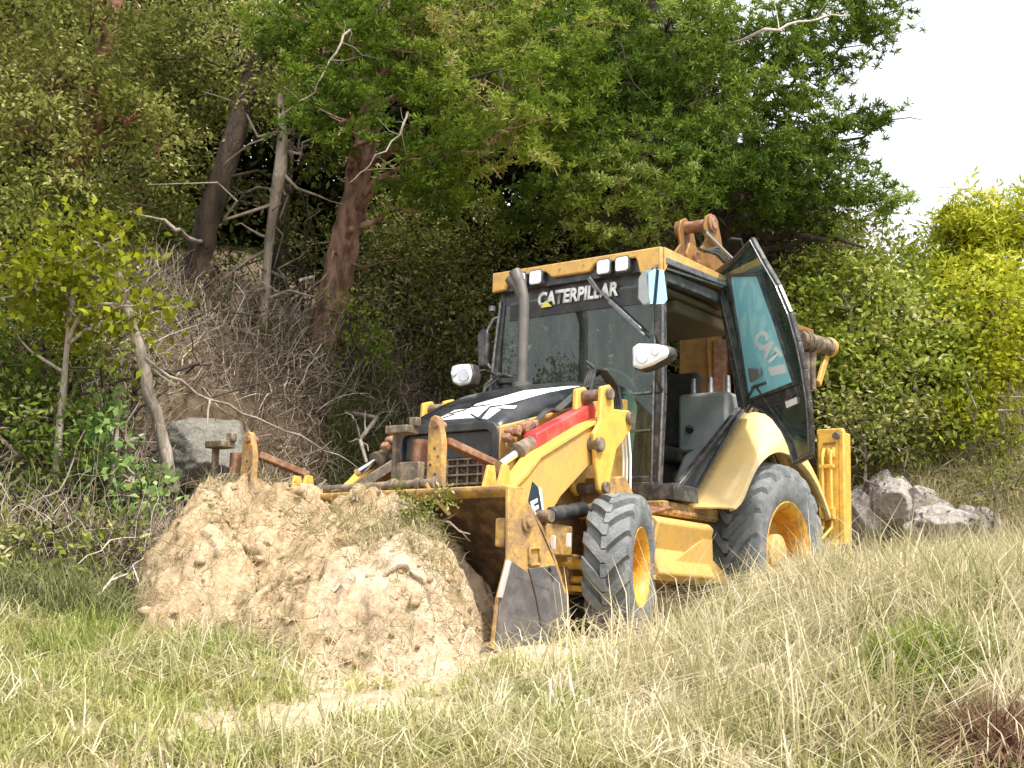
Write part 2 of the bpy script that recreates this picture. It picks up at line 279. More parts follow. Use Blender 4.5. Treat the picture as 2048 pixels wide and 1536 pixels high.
# ------------------------------------------------------------ mesh builder
SPLIT = {'pivot_pin', 'boom_pin', 'lift_rod', 'hydraulic_hose', 'loader_hose', 'tower_hose', 'pale_hose', 'front_hose', 'bolt', 'bolt_hole', 'glass_bar', 'floor_hose', 'boom_hose', 'stabiliser_hose', 'hose_fitting', 'arm_cross_tube', 'door_seal', 'grille_bar', 'chassis', 'steering_cylinder', 'reflector', 'wiper', 'mirror_arm', 'lamp_bracket', 'fork_hanger', 'boom', 'bucket_linkage', 'bonnet_letter', 'rear_frame', 'bucket_link'}
class MB:
    def __init__(s): s.v = []; s.f = []
    def add(s, vs, fs):
        n = len(s.v); s.v += [tuple(map(float, v)) for v in vs]; s.f += [tuple(i+n for i in f) for f in fs]; return s
    def box(s, c, d, rot=None):
        hx, hy, hz = d[0]/2, d[1]/2, d[2]/2
        vs = [Vector((x, y, z)) for x in (-hx, hx) for y in (-hy, hy) for z in (-hz, hz)]
        if rot is not None: vs = [rot@v for v in vs]
        return s.add([v+Vector(c) for v in vs], [(0, 1, 3, 2), (4, 6, 7, 5), (0, 4, 5, 1), (2, 3, 7, 6), (0, 2, 6, 4), (1, 5, 7, 3)])
    def bar(s, a, b, w, h, up=(0, 0, 1)):
        a = Vector(a); b = Vector(b); d = (b-a).normalized(); u = Vector(up); sd_ = d.cross(u).normalized(); u = sd_.cross(d).normalized()
        vs = []
        for p in (a, b):
            for i, j in ((-1, -1), (1, -1), (1, 1), (-1, 1)): vs.append(p+sd_*w/2*i+u*h/2*j)
        return s.add(vs, [(3, 2, 1, 0), (4, 5, 6, 7), (0, 1, 5, 4), (1, 2, 6, 5), (2, 3, 7, 6), (3, 0, 4, 7)])
    def prism(s, pts, vec):
        n = len(pts); p = [Vector(q) for q in pts]; vec = Vector(vec)
        nrm = sum(((p[i]-p[0]).cross(p[(i+1) % n]-p[0]) for i in range(n)), Vector())
        if nrm.dot(vec) > 0: p.reverse()
        return s.add(p+[q+vec for q in p], [tuple(range(n)), tuple(range(2*n-1, n-1, -1))]+[(i, i+n, (i+1) % n+n, (i+1) % n)[::-1][::-1] for i in range(n)])
    def pxz(s, pts, y0, y1): return s.prism([(x, y0, z) for x, z in pts], (0, y1-y0, 0))
    def pyz(s, pts, x0, x1): return s.prism([(x0, y, z) for y, z in pts], (x1-x0, 0, 0))
    def pxy(s, pts, z0, z1): return s.prism([(x, y, z0) for x, y in pts], (0, 0, z1-z0))
    def tube(s, pts, rad, n=10, caps=True):
        P = [Vector(map(float, p)) for p in pts]; k = len(P)
        if not hasattr(rad, '__len__'): rad = [rad]*k
        vs = []; prev = None
        for i, p in enumerate(P):
            d = (P[min(i+1, k-1)]-P[max(i-1, 0)]).normalized()
            if prev is None: prev = d.orthogonal().normalized()
            u = (prev-d*prev.dot(d)).normalized(); prev = u; v = d.cross(u)
            for j in range(n):
                a = 2*math.pi*j/n; vs.append(p+(u*math.cos(a)+v*math.sin(a))*rad[i])
        fs = [(i*n+j, i*n+(j+1) % n, (i+1)*n+(j+1) % n, (i+1)*n+j) for i in range(k-1) for j in range(n)]
        if caps: fs += [tuple(range(n))[::-1], tuple((k-1)*n+j for j in range(n))]
        return s.add(vs, fs)
    def lathe(s, prof, c, ax, n=40, closed=False):          # prof: (radius, offset along axis)
        c = Vector(c); ax = Vector(ax).normalized(); u = ax.orthogonal().normalized(); v = ax.cross(u); k = len(prof)
        vs = [c+ax*h+(u*math.cos(2*math.pi*j/n)+v*math.sin(2*math.pi*j/n))*r for r, h in prof for j in range(n)]
        rng = range(k) if closed else range(k-1)
        return s.add(vs, [(i*n+j, ((i+1) % k)*n+j, ((i+1) % k)*n+(j+1) % n, i*n+(j+1) % n) for i in rng for j in range(n)])
    def loft(s, rows, cap=False):
        k = len(rows); n = len(rows[0]); vs = [p for r in rows for p in r]
        fs = [(i*n+j, i*n+j+1, (i+1)*n+j+1, (i+1)*n+j) for i in range(k-1) for j in range(n-1)]
        if cap: fs += [tuple(range(n))[::-1], tuple((k-1)*n+j for j in range(n))]
        return s.add(vs, fs)
    def pieces(s):
        par = list(range(len(s.v)))
        def find(a):
            while par[a] != a: par[a] = par[par[a]]; a = par[a]
            return a
        for f in s.f:
            r0 = find(f[0])
            for i in f[1:]: par[find(i)] = r0
        grp = {}
        for f in s.f: grp.setdefault(find(f[0]), []).append(f)
        out = []
        for fs in grp.values():
            q = MB(); ids = sorted({i for f in fs for i in f}); mp = {i: k for k, i in enumerate(ids)}
            q.v = [s.v[i] for i in ids]; q.f = [tuple(mp[i] for i in f) for f in fs]; out.append(q)
        return out
    def build(s, name, m, parent=None, bevel=0, smooth=35, solid=0, label=None, subsurf=0):
        if name in SPLIT:
            ps = s.pieces()
            if len(ps) > 1: return [q.build(name, m, parent, bevel, smooth, solid, label) for q in ps][0]
        me = bpy.data.meshes.new(name)
        org = Vector(parent.get('_o', (0, 0, 0))) if parent else Vector((0, 0, 0))
        me.from_pydata([tuple(Vector(v)-org) for v in s.v], [], s.f)
        me.materials.append(m)
        import bmesh
        bm = bmesh.new(); bm.from_mesh(me); bmesh.ops.recalc_face_normals(bm, faces=bm.faces); bm.to_mesh(me); bm.free()
        me.validate()
        if smooth:
            me.polygons.foreach_set('use_smooth', [True]*len(me.polygons)); me.set_sharp_from_angle(angle=R(smooth))
        o = bpy.data.objects.new(name, me); COL.objects.link(o)
        if parent: o.parent = parent; o['_o'] = tuple(org)
        if solid: q = o.modifiers.new('solid', 'SOLIDIFY'); q.thickness = solid; q.offset = 0
        if bevel:
            q = o.modifiers.new('bevel', 'BEVEL'); q.width = bevel; q.segments = 2; q.limit_method = 'ANGLE'; q.angle_limit = R(40)
        if label: o['label'] = label
        return o
def tag(o, label, cat, group=None, kind=None):
    if label: o['label'] = label
    if cat: o['category'] = cat
    if group: o['group'] = group
    if kind: o['kind'] = kind
    return o
def empty(name, loc, label, cat, group=None):
    o = bpy.data.objects.new(name, None); COL.objects.link(o); o.location = loc; o['_o'] = tuple(map(float, loc)); o.empty_display_size = .3
    return tag(o, label, cat, group)
def npmesh(name, V, Fc, m, tint=None, smooth=False, parent=None):
    V = np.asarray(V, np.float32); Fc = np.asarray(Fc, np.int32); k = Fc.shape[1]
    if parent: V = V-np.array(parent['_o'], np.float32)
    me = bpy.data.meshes.new(name); me.vertices.add(len(V)); me.vertices.foreach_set('co', V.ravel())
    me.loops.add(Fc.size); me.loops.foreach_set('vertex_index', Fc.ravel())
    me.polygons.add(len(Fc)); me.polygons.foreach_set('loop_start', np.arange(0, Fc.size, k, dtype=np.int32)); me.polygons.foreach_set('loop_total', np.full(len(Fc), k, np.int32))
    me.update(calc_edges=True); me.materials.append(m)
    if tint is not None:
        a = me.attributes.new('tint', 'FLOAT', 'FACE'); a.data.foreach_set('value', np.asarray(tint, np.float32))
    if smooth: me.polygons.foreach_set('use_smooth', np.ones(len(Fc), bool))
    o = bpy.data.objects.new(name, me); COL.objects.link(o)
    if parent: o.parent = parent; o['_o'] = tuple(parent['_o'])
    return o
def text(s_, m, parent, p, right, up, h, width=None, name='lettering', bold=.0, shear=0, thick=.002, skew=0):
    c = bpy.data.curves.new('t', 'FONT'); c.body = s_; c.size = 1; c.offset = bold; c.shear = shear; c.extrude = 0; c.align_x = 'CENTER'; c.align_y = 'CENTER'
    o = bpy.data.objects.new('t', c); COL.objects.link(o)
    dg = bpy.context.evaluated_depsgraph_get(); me = bpy.data.meshes.new_from_object(o.evaluated_get(dg))
    bpy.data.objects.remove(o)
    co = np.array([v.co for v in me.vertices]); lo, hi = co.min(0), co.max(0); mid = (lo+hi)/2
    sy = h/(hi[1]-lo[1]); sx = (width/(hi[0]-lo[0])) if width else sy
    right = np.array(right, float); right /= np.linalg.norm(right); up = np.array(up, float); up -= right*(up@right)*(1-skew); up /= np.linalg.norm(up)
    org = np.array(parent['_o']); q = np.array(p)-org+np.outer((co[:, 0]-mid[0])*sx, right)+np.outer((co[:, 1]-mid[1])*sy, up)
    me.vertices.foreach_set('co', q.astype(np.float32).ravel()); me.update(); me.materials.clear(); me.materials.append(m)
    r = bpy.data.objects.new(name, me); COL.objects.link(r); r.parent = parent; r['_o'] = tuple(org)
    if thick: sm = r.modifiers.new('solid', 'SOLIDIFY'); sm.thickness = thick; sm.offset = 0
    return r
def clean():
    for o in bpy.data.objects:
        if '_o' in o: del o['_o']

# ============================================================ THE BACKHOE LOADER
BH = empty('backhoe_loader', (1.1, 0, 0), 'yellow backhoe loader with black bonnet parked in the clearing, cab door swung open', 'backhoe loader')
def B(): return MB()
lay = lambda x, z: (x, z)

# ---- wheels
def make_wheel(c, r, w, rimr, side, nlug, lugh, steer=0, rear=False, ph=0):
    """side=+1 left wheel (outer face +y)"""
    rot = Matrix.Rotation(R(steer), 3, 'Z')
    def P(x, y, z): return Vector(c)+rot@Vector((x, y*side, z))
    ax = rot@Vector((0, side, 0)); C0 = Vector(c)
    hw = w/2; body = r-lugh
    sh = .78                                                   # tread half width share
    prof = [(rimr*.98, -hw*.80), (rimr*1.04, -hw*.88), (rimr+(body-rimr)*.35, -hw*1.0), (rimr+(body-rimr)*.7, -hw*.98), (body*.965, -hw*.84), (body*.985, -hw*.6), (body, -hw*.25), (body, hw*.25), (body*.985, hw*.6), (body*.965, hw*.84),
            (rimr+(body-rimr)*.7, hw*.98), (rimr+(body-rimr)*.35, hw*1.0), (rimr*1.04, hw*.88), (rimr*.98, hw*.80)]
    t = B().lathe(prof, C0, ax, 72)
    def surf(u):                                               # carcass radius at lateral u (-1..1)
        u = abs(u)
        return np.interp(u, [0, .25, .6, .84, .95, 1.0], [body, body, body*.985, body*.962, body*.93, body*.88])
    lw = 2*math.pi/nlug
    random.seed(4)
    for k in range(nlug):
        for sg in (-1, 1):
            th0 = lw*(k+(.5 if sg > 0 else 0))+ph
            us = [-.10, .08, .3, .55, .8, .93, .985] if not rear else [-.10, .05, .25, .5, .75, .90, .975]
            sweep = .52*lw*2*(1.0 if not rear else 1.35)
            path = []
            for u in us:
                f = max(0, (u-.08))/.9
                th = th0-f**(.95)*sweep*(.80 if not rear else .9)
                path.append((u*sg, th, surf(u)))
            vs = []
            wd = (.27 if not rear else .21)*lw
            for u, th, rs in path:
                h = lugh if abs(u) < .95 else lugh*.8
                for (dth, rr) in ((-wd*1.15, rs-.012), (-wd*.82, rs+h), (wd*.82, rs+h), (wd*1.15, rs-.012)):
                    a = th+dth
                    vs.append(P(rr*math.sin(a), u*hw, rr*math.cos(a)))
            fs = []
            for i in range(len(path)-1):
                for j in range(3): fs.append((i*4+j, i*4+j+1, i*4+j+5, i*4+j+4))
            fs += [(0, 3, 2, 1), tuple((len(path)-1)*4+j for j in range(4))]
            t.add(vs, fs)
    # wheel disc + hub, tyre, rim
    hubp = [(0, hw*.30), (.06, hw*.30), (.085, hw*.26), (.09, 0), (rimr*.62, -hw*.02), (rimr*.68, -hw*.10), (rimr*.80, -hw*.12), (rimr*.93, -hw*.05)]
    if rear: hubp = [(0, hw*.52), (.13, hw*.52), (.15, hw*.47), (.155, hw*.02), (.165, -hw*.16), (rimr*.62, -hw*.18), (rimr*.70, -hw*.25), (rimr*.84, -hw*.25), (rimr*.93, -hw*.10)]
    h = B().lathe(hubp, C0, ax, 40)
    nb = 8
    for i in range(nb):
        a = 2*math.pi*i/nb; rr = rimr*.5 if not rear else rimr*.60
        p = P(rr*math.cos(a), (-hw*.01 if not rear else -hw*.16), rr*math.sin(a)); h.tube([p, p+ax*.03], .014, 6)
    wh = h.build('wheel', M['hub'] if rear else M['rim'], BH, bevel=.003)
    wh['_o'] = tuple(BH['_o'])
    t.build('tyre', M['rubber'], wh, smooth=30)
    rp = [(rimr*.90, -hw*.2), (rimr*.93, hw*.35), (rimr*.90, hw*.55), (rimr*.96, hw*.80), (rimr*1.045, hw*.86), (rimr*1.06, hw*.93), (rimr*1.03, hw*.95), (rimr*.95, hw*.86), (rimr*.88, hw*.58), (rimr*.90, hw*.34)]
    B().lathe([(rimr*.90, -hw*.75), (rimr*.90, hw*.3), (rimr*.865, hw*.5), (rimr*.93, hw*.82), (rimr*1.03, hw*.90), (rimr*1.06, hw*.86), (rimr*1.0, hw*.78)], C0, ax, 48).build('rim', M['rim'], wh, smooth=50)
    return wh
make_wheel((2.15, .94, .49), .49, .31, .255, 1, 17, .042, steer=18)
make_wheel((2.15, -.94, .49), .49, .31, .255, -1, 17, .042, steer=18)
make_wheel((0, .95, .71), .71, .44, .385, 1, 20, .042, rear=True)
make_wheel((0, -.95, .71), .71, .44, .385, -1, 20, .042, rear=True)

# ---- chassis
c = B()
c.box((1.2, .42, .72), (3.1, .08, .34)).box((1.2, -.42, .72), (3.1, .08, .34)).box((0, 0, .72), (.4, 1.3, .4)).box((-.75, 0, .8), (.5, 1.1, .6))
c.box((2.2, 0, .46), (.26, 1.25, .2)).box((2.2, .58, .44), (.3, .16, .26)).box((2.2, -.58, .44), (.3, .16, .26)).box((.9, 0, .55), (1.2, .7, .3))
c.box((2.62, .6, .64), (.30, .34, .2)).box((2.62, -.6, .64), (.30, .34, .2)).box((2.76, 0, .75), (.1, .9, .5))
c.box((1.0, .78, 1.0-.05), (.9, .16, .1)).box((1.0, .72, .93), (.7, .3, .04))
c.build('chassis', M['worn'], BH, bevel=.012)
for pxx, pyy in ((1137, 1080), (1106, 1085)):
    _q = onp(pxx, pyy, 'x', 2.775); y0, z0 = _q[1], _q[2]
    f = B().box((2.775, y0, z0), (.006, .035, .085)).build('slot_plate', M['white'], BH, bevel=.004)
a = B()
a.tube([(2.32, .45, .50), (2.32, .8, .50)], .035, 12).tube([(2.30, -.5, .40), (2.30, .8, .40)], .028, 12).tube([(2.34, .35, .36), (2.34, .78, .34)], .02, 8)
a.build('steering_cylinder', M['yellow2'], BH, smooth=40)
h = B()
for i in range(4):
    y0 = .62+.03*i; h.tube([(1.75, y0, .95), (1.6, y0+.1, .93-.012*i), (1.4, y0+.16, .95), (1.25, y0+.14, .94)], .012, 6)
h.build('hydraulic_hose', M['rust'], BH)

# ---- fuel tank and steps
tk = B().prism([(1.80, .55, .86), (1.80, .98, .86), (1.80, 1.02, .82), (1.80, .97, .64), (1.80, 1.04, .47), (1.80, 1.0, .43), (1.80, .55, .43)], (-.80, 0, 0))
tk.build('fuel_tank', M['yellow'], BH, bevel=.014)
B().prism([(1.86, .58, .85), (1.86, .90, .85), (1.84, .94, .5), (1.86, .58, .45)], (-.05, 0, 0)).build('tank_guard', M['yellow2'], BH, bevel=.006)
B().pxz([(1.0, .80), (.98, .60), (.80, .52), (.72, .47), (.72, .44), (1.82, .425), (1.82, .45)], .98, 1.0).build('step_plate', M['yellow'], BH, bevel=.004)
st_ = B().box((1.22, .80, 1.065), (.36, .22, .11)); st_.box((1.22, .80, 1.125), (.32, .18, .008))
st_.build('cab_step', M['frame'], BH, bevel=.008)

# ---- engine side panel and bonnet
B().prism([(2.86, .40, .92), (2.86, .40, 1.36), (1.60, .44, 1.74), (1.36, .44, 1.76), (1.36, .44, .9)], (0, .05, 0)).build('engine_panel', M['yellow'], BH, bevel=.006)
B().prism([(2.86, -.40, .92), (2.86, -.40, 1.36), (1.60, -.44, 1.74), (1.36, -.44, 1.76), (1.36, -.44, .9)], (0, -.05, 0)).build('engine_panel', M['yellow'], BH, bevel=.006)
HX = [1.36, 1.6, 1.95, 2.3, 2.5, 2.7, 2.82, 2.85]; HS = [1.80, 1.745, 1.66, 1.56, 1.49, 1.41, 1.35, 1.32]; HW = [.45, .45, .45, .445, .44, .43, .415, .40]; HC = [.125, .135, .15, .15, .14, .12, .085, .06]
rows = []
for x, zs, hw, cr in [(x, float(np.interp(x, HX, HS)), float(np.interp(x, HX, HW)), float(np.interp(x, HX, HC))) for x in (2.85, 2.82, 2.76, 2.7, 2.6, 2.5, 2.4, 2.3, 2.1, 1.95, 1.75, 1.6, 1.36)]:
    row = []
    for i in range(25):
        a = math.pi*i/24; ca = math.cos(a); sa = math.sin(a)
        y = hw*np.sign(ca)*abs(ca)**.55; z = zs-.16+(.16+cr)*abs(sa)**.40
        if i in (0, 24): z = zs-.20
        row.append((x, y, z))
    rows.append(row)
hood = B().loft(rows).build('bonnet', M['hood'], BH, smooth=60, solid=.012)
# front face: black surround, upper and lower mesh
def rrect(y0, y1, z0, z1, r, n=5):
    pts = []
    for cy, cz, a0 in ((y1-r, z1-r, 0), (y0+r, z1-r, 90), (y0+r, z0+r, 180), (y1-r, z0+r, 270)):
        for i in range(n+1):
            a = R(a0+90*i/n); pts.append((cy+r*math.cos(a), cz+r*math.sin(a)))
    return pts
def ring(o, i_, x0, x1):
    mb = B(); n = len(o)
    v = [(x0, *p) for p in o]+[(x0, *p) for p in i_]+[(x1, *p) for p in o]+[(x1, *p) for p in i_]
    f = []
    for k in range(n):
        j = (k+1) % n
        f += [(k, j, n+j, n+k), (2*n+k, 3*n+k, 3*n+j, 2*n+j), (k, 2*n+k, 2*n+j, j), (n+k, n+j, 3*n+j, 3*n+k)]
    return mb.add(v, f)
gs = ring(rrect(-.44, .44, .90, 1.40, .09), rrect(-.385, .385, .93, 1.345, .06), 2.80, 2.87).build('grille_surround', M['black'], BH, smooth=40, bevel=.006)
g = B().box((2.82, 0, 1.26), (.02, .76, .17)); g.build('grille', M['black'], gs, bevel=.004)
g = B().box((2.815, 0, 1.04), (.02, .76, .24)); g.build('radiator_mesh', M['void'], gs)
g = B()
for z in (1.0, 1.06, 1.12, 1.165): g.box((2.835, 0, z), (.012, .74, .012))
for i in range(9): g.box((2.83, -.34+.085*i, 1.05), (.012, .014, .22))
g.build('grille_bar', M['greasy'], gs)
# white letters on the bonnet, read from the front, and painted sky sheen
def hoodz(x, y):
    zs = np.interp(x, HX, HS); cr = np.interp(x, HX, HC); hw = np.interp(x, HX, HW)
    u = min(1, abs(y)/hw); ca = u**(1/.55); sa = math.sqrt(max(0, 1-ca*ca)); return zs-.16+(.16+cr)*sa**.40
def hood_hit(px, py):
    q = ray(px, py); d0 = 8.4
    while d0 < 10.6:
        p = CAM+q*d0
        if 1.34 < p[0] < 2.85 and abs(p[1]) < .45 and p[2] < hoodz(p[0], p[1])+.010: break
        d0 += .004
    return p
hood['_o'] = tuple(BH['_o'])
def hood_mark(quads, name, m_=None):
    for quad in quads:
        mb = B(); n = 10; grid = []
        for i in range(n+1):
            for j in range(n+1):
                u, v = i/n, j/n; q = [(1-u)*(1-v), u*(1-v), u*v, (1-u)*v]
                X_ = sum(q[k]*quad[k][0] for k in range(4)); Y_ = sum(q[k]*quad[k][1] for k in range(4))
                p = hood_hit(840+X_*.1758, 750+Y_*.1758); grid.append((p[0], p[1], hoodz(p[0], p[1])+.0105))
        mb.add(grid, [(i*(n+1)+j, (i+1)*(n+1)+j, (i+1)*(n+1)+j+1, i*(n+1)+j+1) for i in range(n) for j in range(n)])
        mb.build(name, m_ or M['white'], hood, smooth=60)
hood_mark([[(125, 542), (330, 545), (560, 385), (400, 400)], [(330, 545), (600, 535), (800, 350), (560, 385)]], 'bonnet_letter')  # first letters, widened to take in the painted sheen
hood_mark([[(680, 528), (745, 522), (920, 395), (800, 375)], [(800, 378), (950, 348), (1105, 350), (1075, 384)], [(600, 530), (665, 524), (640, 490), (600, 480)]], 'bonnet_letter')
hood_mark([[(560, 385), (1000, 330), (1180, 178), (640, 330)], [(1000, 330), (1450, 200), (1500, 146), (1180, 178)], [(1450, 200), (1840, 128), (1680, 128), (1500, 146)]], 'bonnet_sheen')  # white strips painted on as sky sheen along the bonnet top
for ln_ in ([(250, 500), (390, 452)], [(330, 450), (530, 398)], [(580, 450), (700, 528)], [(540, 372), (800, 344)]):
    (xa, ya), (xb, yb) = ln_; lp = []
    for k in range(9):
        p = hood_hit(840+(xa+(xb-xa)*k/8)*.1758, 750+(ya+(yb-ya)*k/8)*.1758); lp.append((p[0], p[1], hoodz(p[0], p[1])+.0125))
    B().tube(lp, .006, 5).build('letter_gap', M['hood'], hood)

# ---- exhaust
B().tube([(1.75, -.20, 1.80), (1.75, -.20, 1.88)], .075, 20).tube([(1.75, -.20, 1.87), (1.75, -.20, 2.46), (1.75, -.21, 2.55), (1.755, -.235, 2.64), (1.765, -.285, 2.75)], [.041, .041, .042, .044, .048], 20, caps=False).tube([(1.75, -.20, 1.87), (1.75, -.20, 2.42), (1.75, -.215, 2.52), (1.755, -.26, 2.62), (1.765, -.33, 2.70)], [.035, .035, .036, .038, .043], 20, caps=False).build('exhaust_pipe', M['exhaust'], BH, smooth=50)
B().tube([(1.62, -.42, 1.78), (1.62, -.42, 1.90)], .07, 16).tube([(1.62, -.42, 1.90), (1.62, -.42, 1.94)], .095, 16).build('air_intake', M['black'], BH, smooth=40, bevel=.006)
hh = B().tube([(1.95, -.42, 1.70), (1.8, -.50, 1.88), (1.6, -.54, 2.0), (1.45, -.5, 2.0), (1.34, -.4, 1.9)], .014, 8).tube([(1.98, -.40, 1.72), (1.86, -.46, 1.84), (1.7, -.48, 1.93), (1.5, -.45, 1.94)], .012, 8)
hh.build('front_hose', M['frame'], BH)

# ---- loader arms, tower, cylinders (both sides)
for sg in (1, -1):
    def Y(a, b): return (sg*a, sg*b) if sg > 0 else (sg*b, sg*a)
    arm = [(3.28, .78), (3.24, .66), (3.10, .60), (2.96, .64), (2.83, .74), (2.68, .80), (2.57, .92), (2.42, 1.03), (2.27, 1.14), (1.85, 1.33), (1.80, 1.46), (1.88, 1.56), (2.28, 1.41), (2.83, 1.14), (2.96, 1.02), (3.10, .92)]
    la = B().pxz(arm, *Y(.64, .74)).build('loader_arm', M['yellow'], BH, bevel=.012)
    rimp = [(3.30, .80), (3.12, .945), (2.98, 1.045), (2.85, 1.165), (2.29, 1.435), (1.88, 1.585), (1.875, 1.56), (2.28, 1.41), (2.83, 1.14), (2.96, 1.02), (3.10, .92), (3.28, .785)]
    B().pxz(rimp, *Y(.62, .76)).build('arm_flange', M['yellow2'], la, bevel=.005)
    if sg > 0:
        B().pxz([(2.90, .985), (2.835, .955), (2.79, .82), (2.84, .75), (2.95, .82)], .741, .745).build('arm_decal', M['navy'], la)
        B().pxz([(2.835, .957), (2.80, .955), (2.77, .82), (2.79, .80)], .741, .744).build('decal_border', M['white'], la)
        text('E', M['white'], la, (2.865, .7475, .82), (-.9, 0, .35), (.15, 0, 1), .11, .08, 'arm_lettering', .05)
    tw = [(2.20, 1.70), (2.10, 1.73), (2.05, 1.70), (2.04, 1.57), (1.92, 1.58), (1.84, 1.59), (1.79, 1.54), (1.81, 1.46), (2.0, 1.29), (2.06, 1.11), (2.09, 1.0), (2.15, .97), (2.21, 1.0), (2.25, 1.14), (2.285, 1.37), (2.21, 1.46)]
    t_ = B().pxz(tw, *Y(.765, .80)).pxz(tw, *Y(.56, .60)).build('loader_tower', M['yellow2'], BH, bevel=.01)
    pn = B()
    for x, z, r in ((2.12, 1.66, .04), (1.85, 1.53, .045), (2.235, 1.30, .05), (2.15, 1.02, .04)):
        pn.tube([(x, sg*.54, z), (x, sg*.83, z)], r, 18)
    pn.build('pivot_pin', M['greasy'], t_, bevel=.006)
    B().pxz([(2.05, 1.10), (1.78, 1.14), (1.62, .98), (1.70, .80), (2.10, .82)], *Y(.56, .74)).build('tower_bracket', M['worn'], BH, bevel=.01)
    rc = B().prism([(2.76, sg*.60-.055, 1.20), (2.74, sg*.60-.055, 1.32), (2.08, sg*.60-.055, 1.615), (2.03, sg*.60-.055, 1.58), (2.05, sg*.60-.055, 1.50)], (0, .11, 0))
    rc = rc.build('tilt_cylinder', M['red'], BH, bevel=.012)
    r_ = B()
    r_.tube([(2.12, sg*.60, 1.66), (2.06, sg*.60, 1.60)], .045, 14)
    r_.build('cylinder_eye', M['greasy'], rc)
    B().tube([(2.84, sg*.60, 1.20), (3.06, sg*.60, 1.08)], .030, 16).build('chrome_rod', M['chrome'], BH, smooth=50)
    B().tube([(2.62, sg*.6, 1.30), (2.86, sg*.60, 1.19)], .055, 16).tube([(2.85, sg*.6, 1.195), (2.88, sg*.6, 1.18)], .062, 16).build('rod_gland', M['greasy'], BH, smooth=45, bevel=.005)
    # dirty lumps and hoses on the cylinder
    b_ = B(); random.seed(7)
    for i in range(9):
        x = 2.60+.035*i; b_.box((x, sg*(.53+random.uniform(-.02, .03)), 1.42-.0*i-.45*(x-2.60)+random.uniform(-.02, .02)), (.05, .06, .05), Matrix.Rotation(random.random()*3, 3, 'Y'))
    b_.build('hose_fitting', M['rust'], BH, bevel=.012)
    hs = B()
    for k in range(3):
        y0 = sg*(.50+.022*k); hs.tube([(2.70, y0, 1.33), (2.5, y0, 1.47+.01*k), (2.42, y0, 1.53), (2.34, y0, 1.53), (2.2, y0, 1.62), (2.02, y0, 1.74), (1.85, y0, 1.80)], .0125, 8)
    hs.build('loader_hose', M['black'], BH)
    B().tube([(2.72, sg*.76, .79), (2.34, sg*.76, .86)], .052, 18).build('lift_cylinder', M['black'], BH, bevel=.008)
    B().tube([(2.36, sg*.76, .855), (1.9, sg*.74, .95)], .028, 12).tube([(2.80, sg*.76, .78), (2.72, sg*.76, .79)], .034, 12).tube([(2.82, sg*.68, .775), (2.82, sg*.84, .775)], .04, 14).build('lift_rod', M['greasy'], BH)
B().tube([(3.10, -.7, .72), (3.10, .7, .72)], .055, 16).tube([(2.60, -.7, 1.0), (2.60, .7, 1.0)], .05, 16).build('arm_cross_tube', M['yellow'], BH, smooth=45)
# curved black hoses standing above the tower, pale hoses dropping beside the cab
hh = B()
for k in range(4):
    y0 = .50+.02*k; hh.tube([(1.98, y0, 1.72), (1.92, y0, 1.86+.01*k), (1.80, y0+.02, 1.90), (1.70, y0+.05, 1.80), (1.68, y0+.07, 1.66), (1.70, y0+.08, 1.55)], .014, 8)
hh.tube([(1.86, .44, 1.97), (1.83, .47, 1.94), (1.78, .5, 1.87)], [.008, .014, .02], 8)
hh.build('tower_hose', M['black'], BH)
hh = B()
for k in range(3): hh.tube([(1.62, .60+.026*k, 1.58-.03*k), (1.60, .61+.028*k, 1.3), (1.62, .62+.03*k, 1.02)], .009, 6)
hh.build('pale_hose', M['whitehose'], BH)

# ---- bucket
sec = [(3.90, -.02), (3.62, -.07), (3.36, -.04), (3.22, .08), (3.18, .22), (3.22, .38), (3.31, .52), (3.43, .66), (3.56, .77), (3.72, .845)]
def offs(pts, d):
    o = []
    for i in range(len(pts)):
        a_, b_ = pts[max(0, i-1)], pts[min(len(pts)-1, i+1)]; tx, tz = b_[0]-a_[0], b_[1]-a_[1]; l_ = math.hypot(tx, tz); o.append((pts[i][0]+tz/l_*d, pts[i][1]-tx/l_*d))
    return o
inn = offs(sec, .02)
bk = B().prism([(x, -1.2, z) for x, z in sec+inn[::-1][0:]], (0, 2.4, 0))
bk = bk.build('bucket', M['worn'], BH, smooth=40); bk['_o'] = tuple(BH['_o'])
rows = [[(x, y, z) for y in np.linspace(-1.185, 1.185, 30)] for x, z in offs(sec, .024)[1:]]
B().loft(rows).build('mouldboard', M['mud'], bk, smooth=60)
B().prism([(3.70, -1.2, .80), (3.70, -1.2, .86), (3.78, -1.2, .86), (3.78, -1.2, .835), (3.725, -1.2, .80)], (0, 2.4, 0)).build('top_lip', M['worn'], bk, bevel=.008)
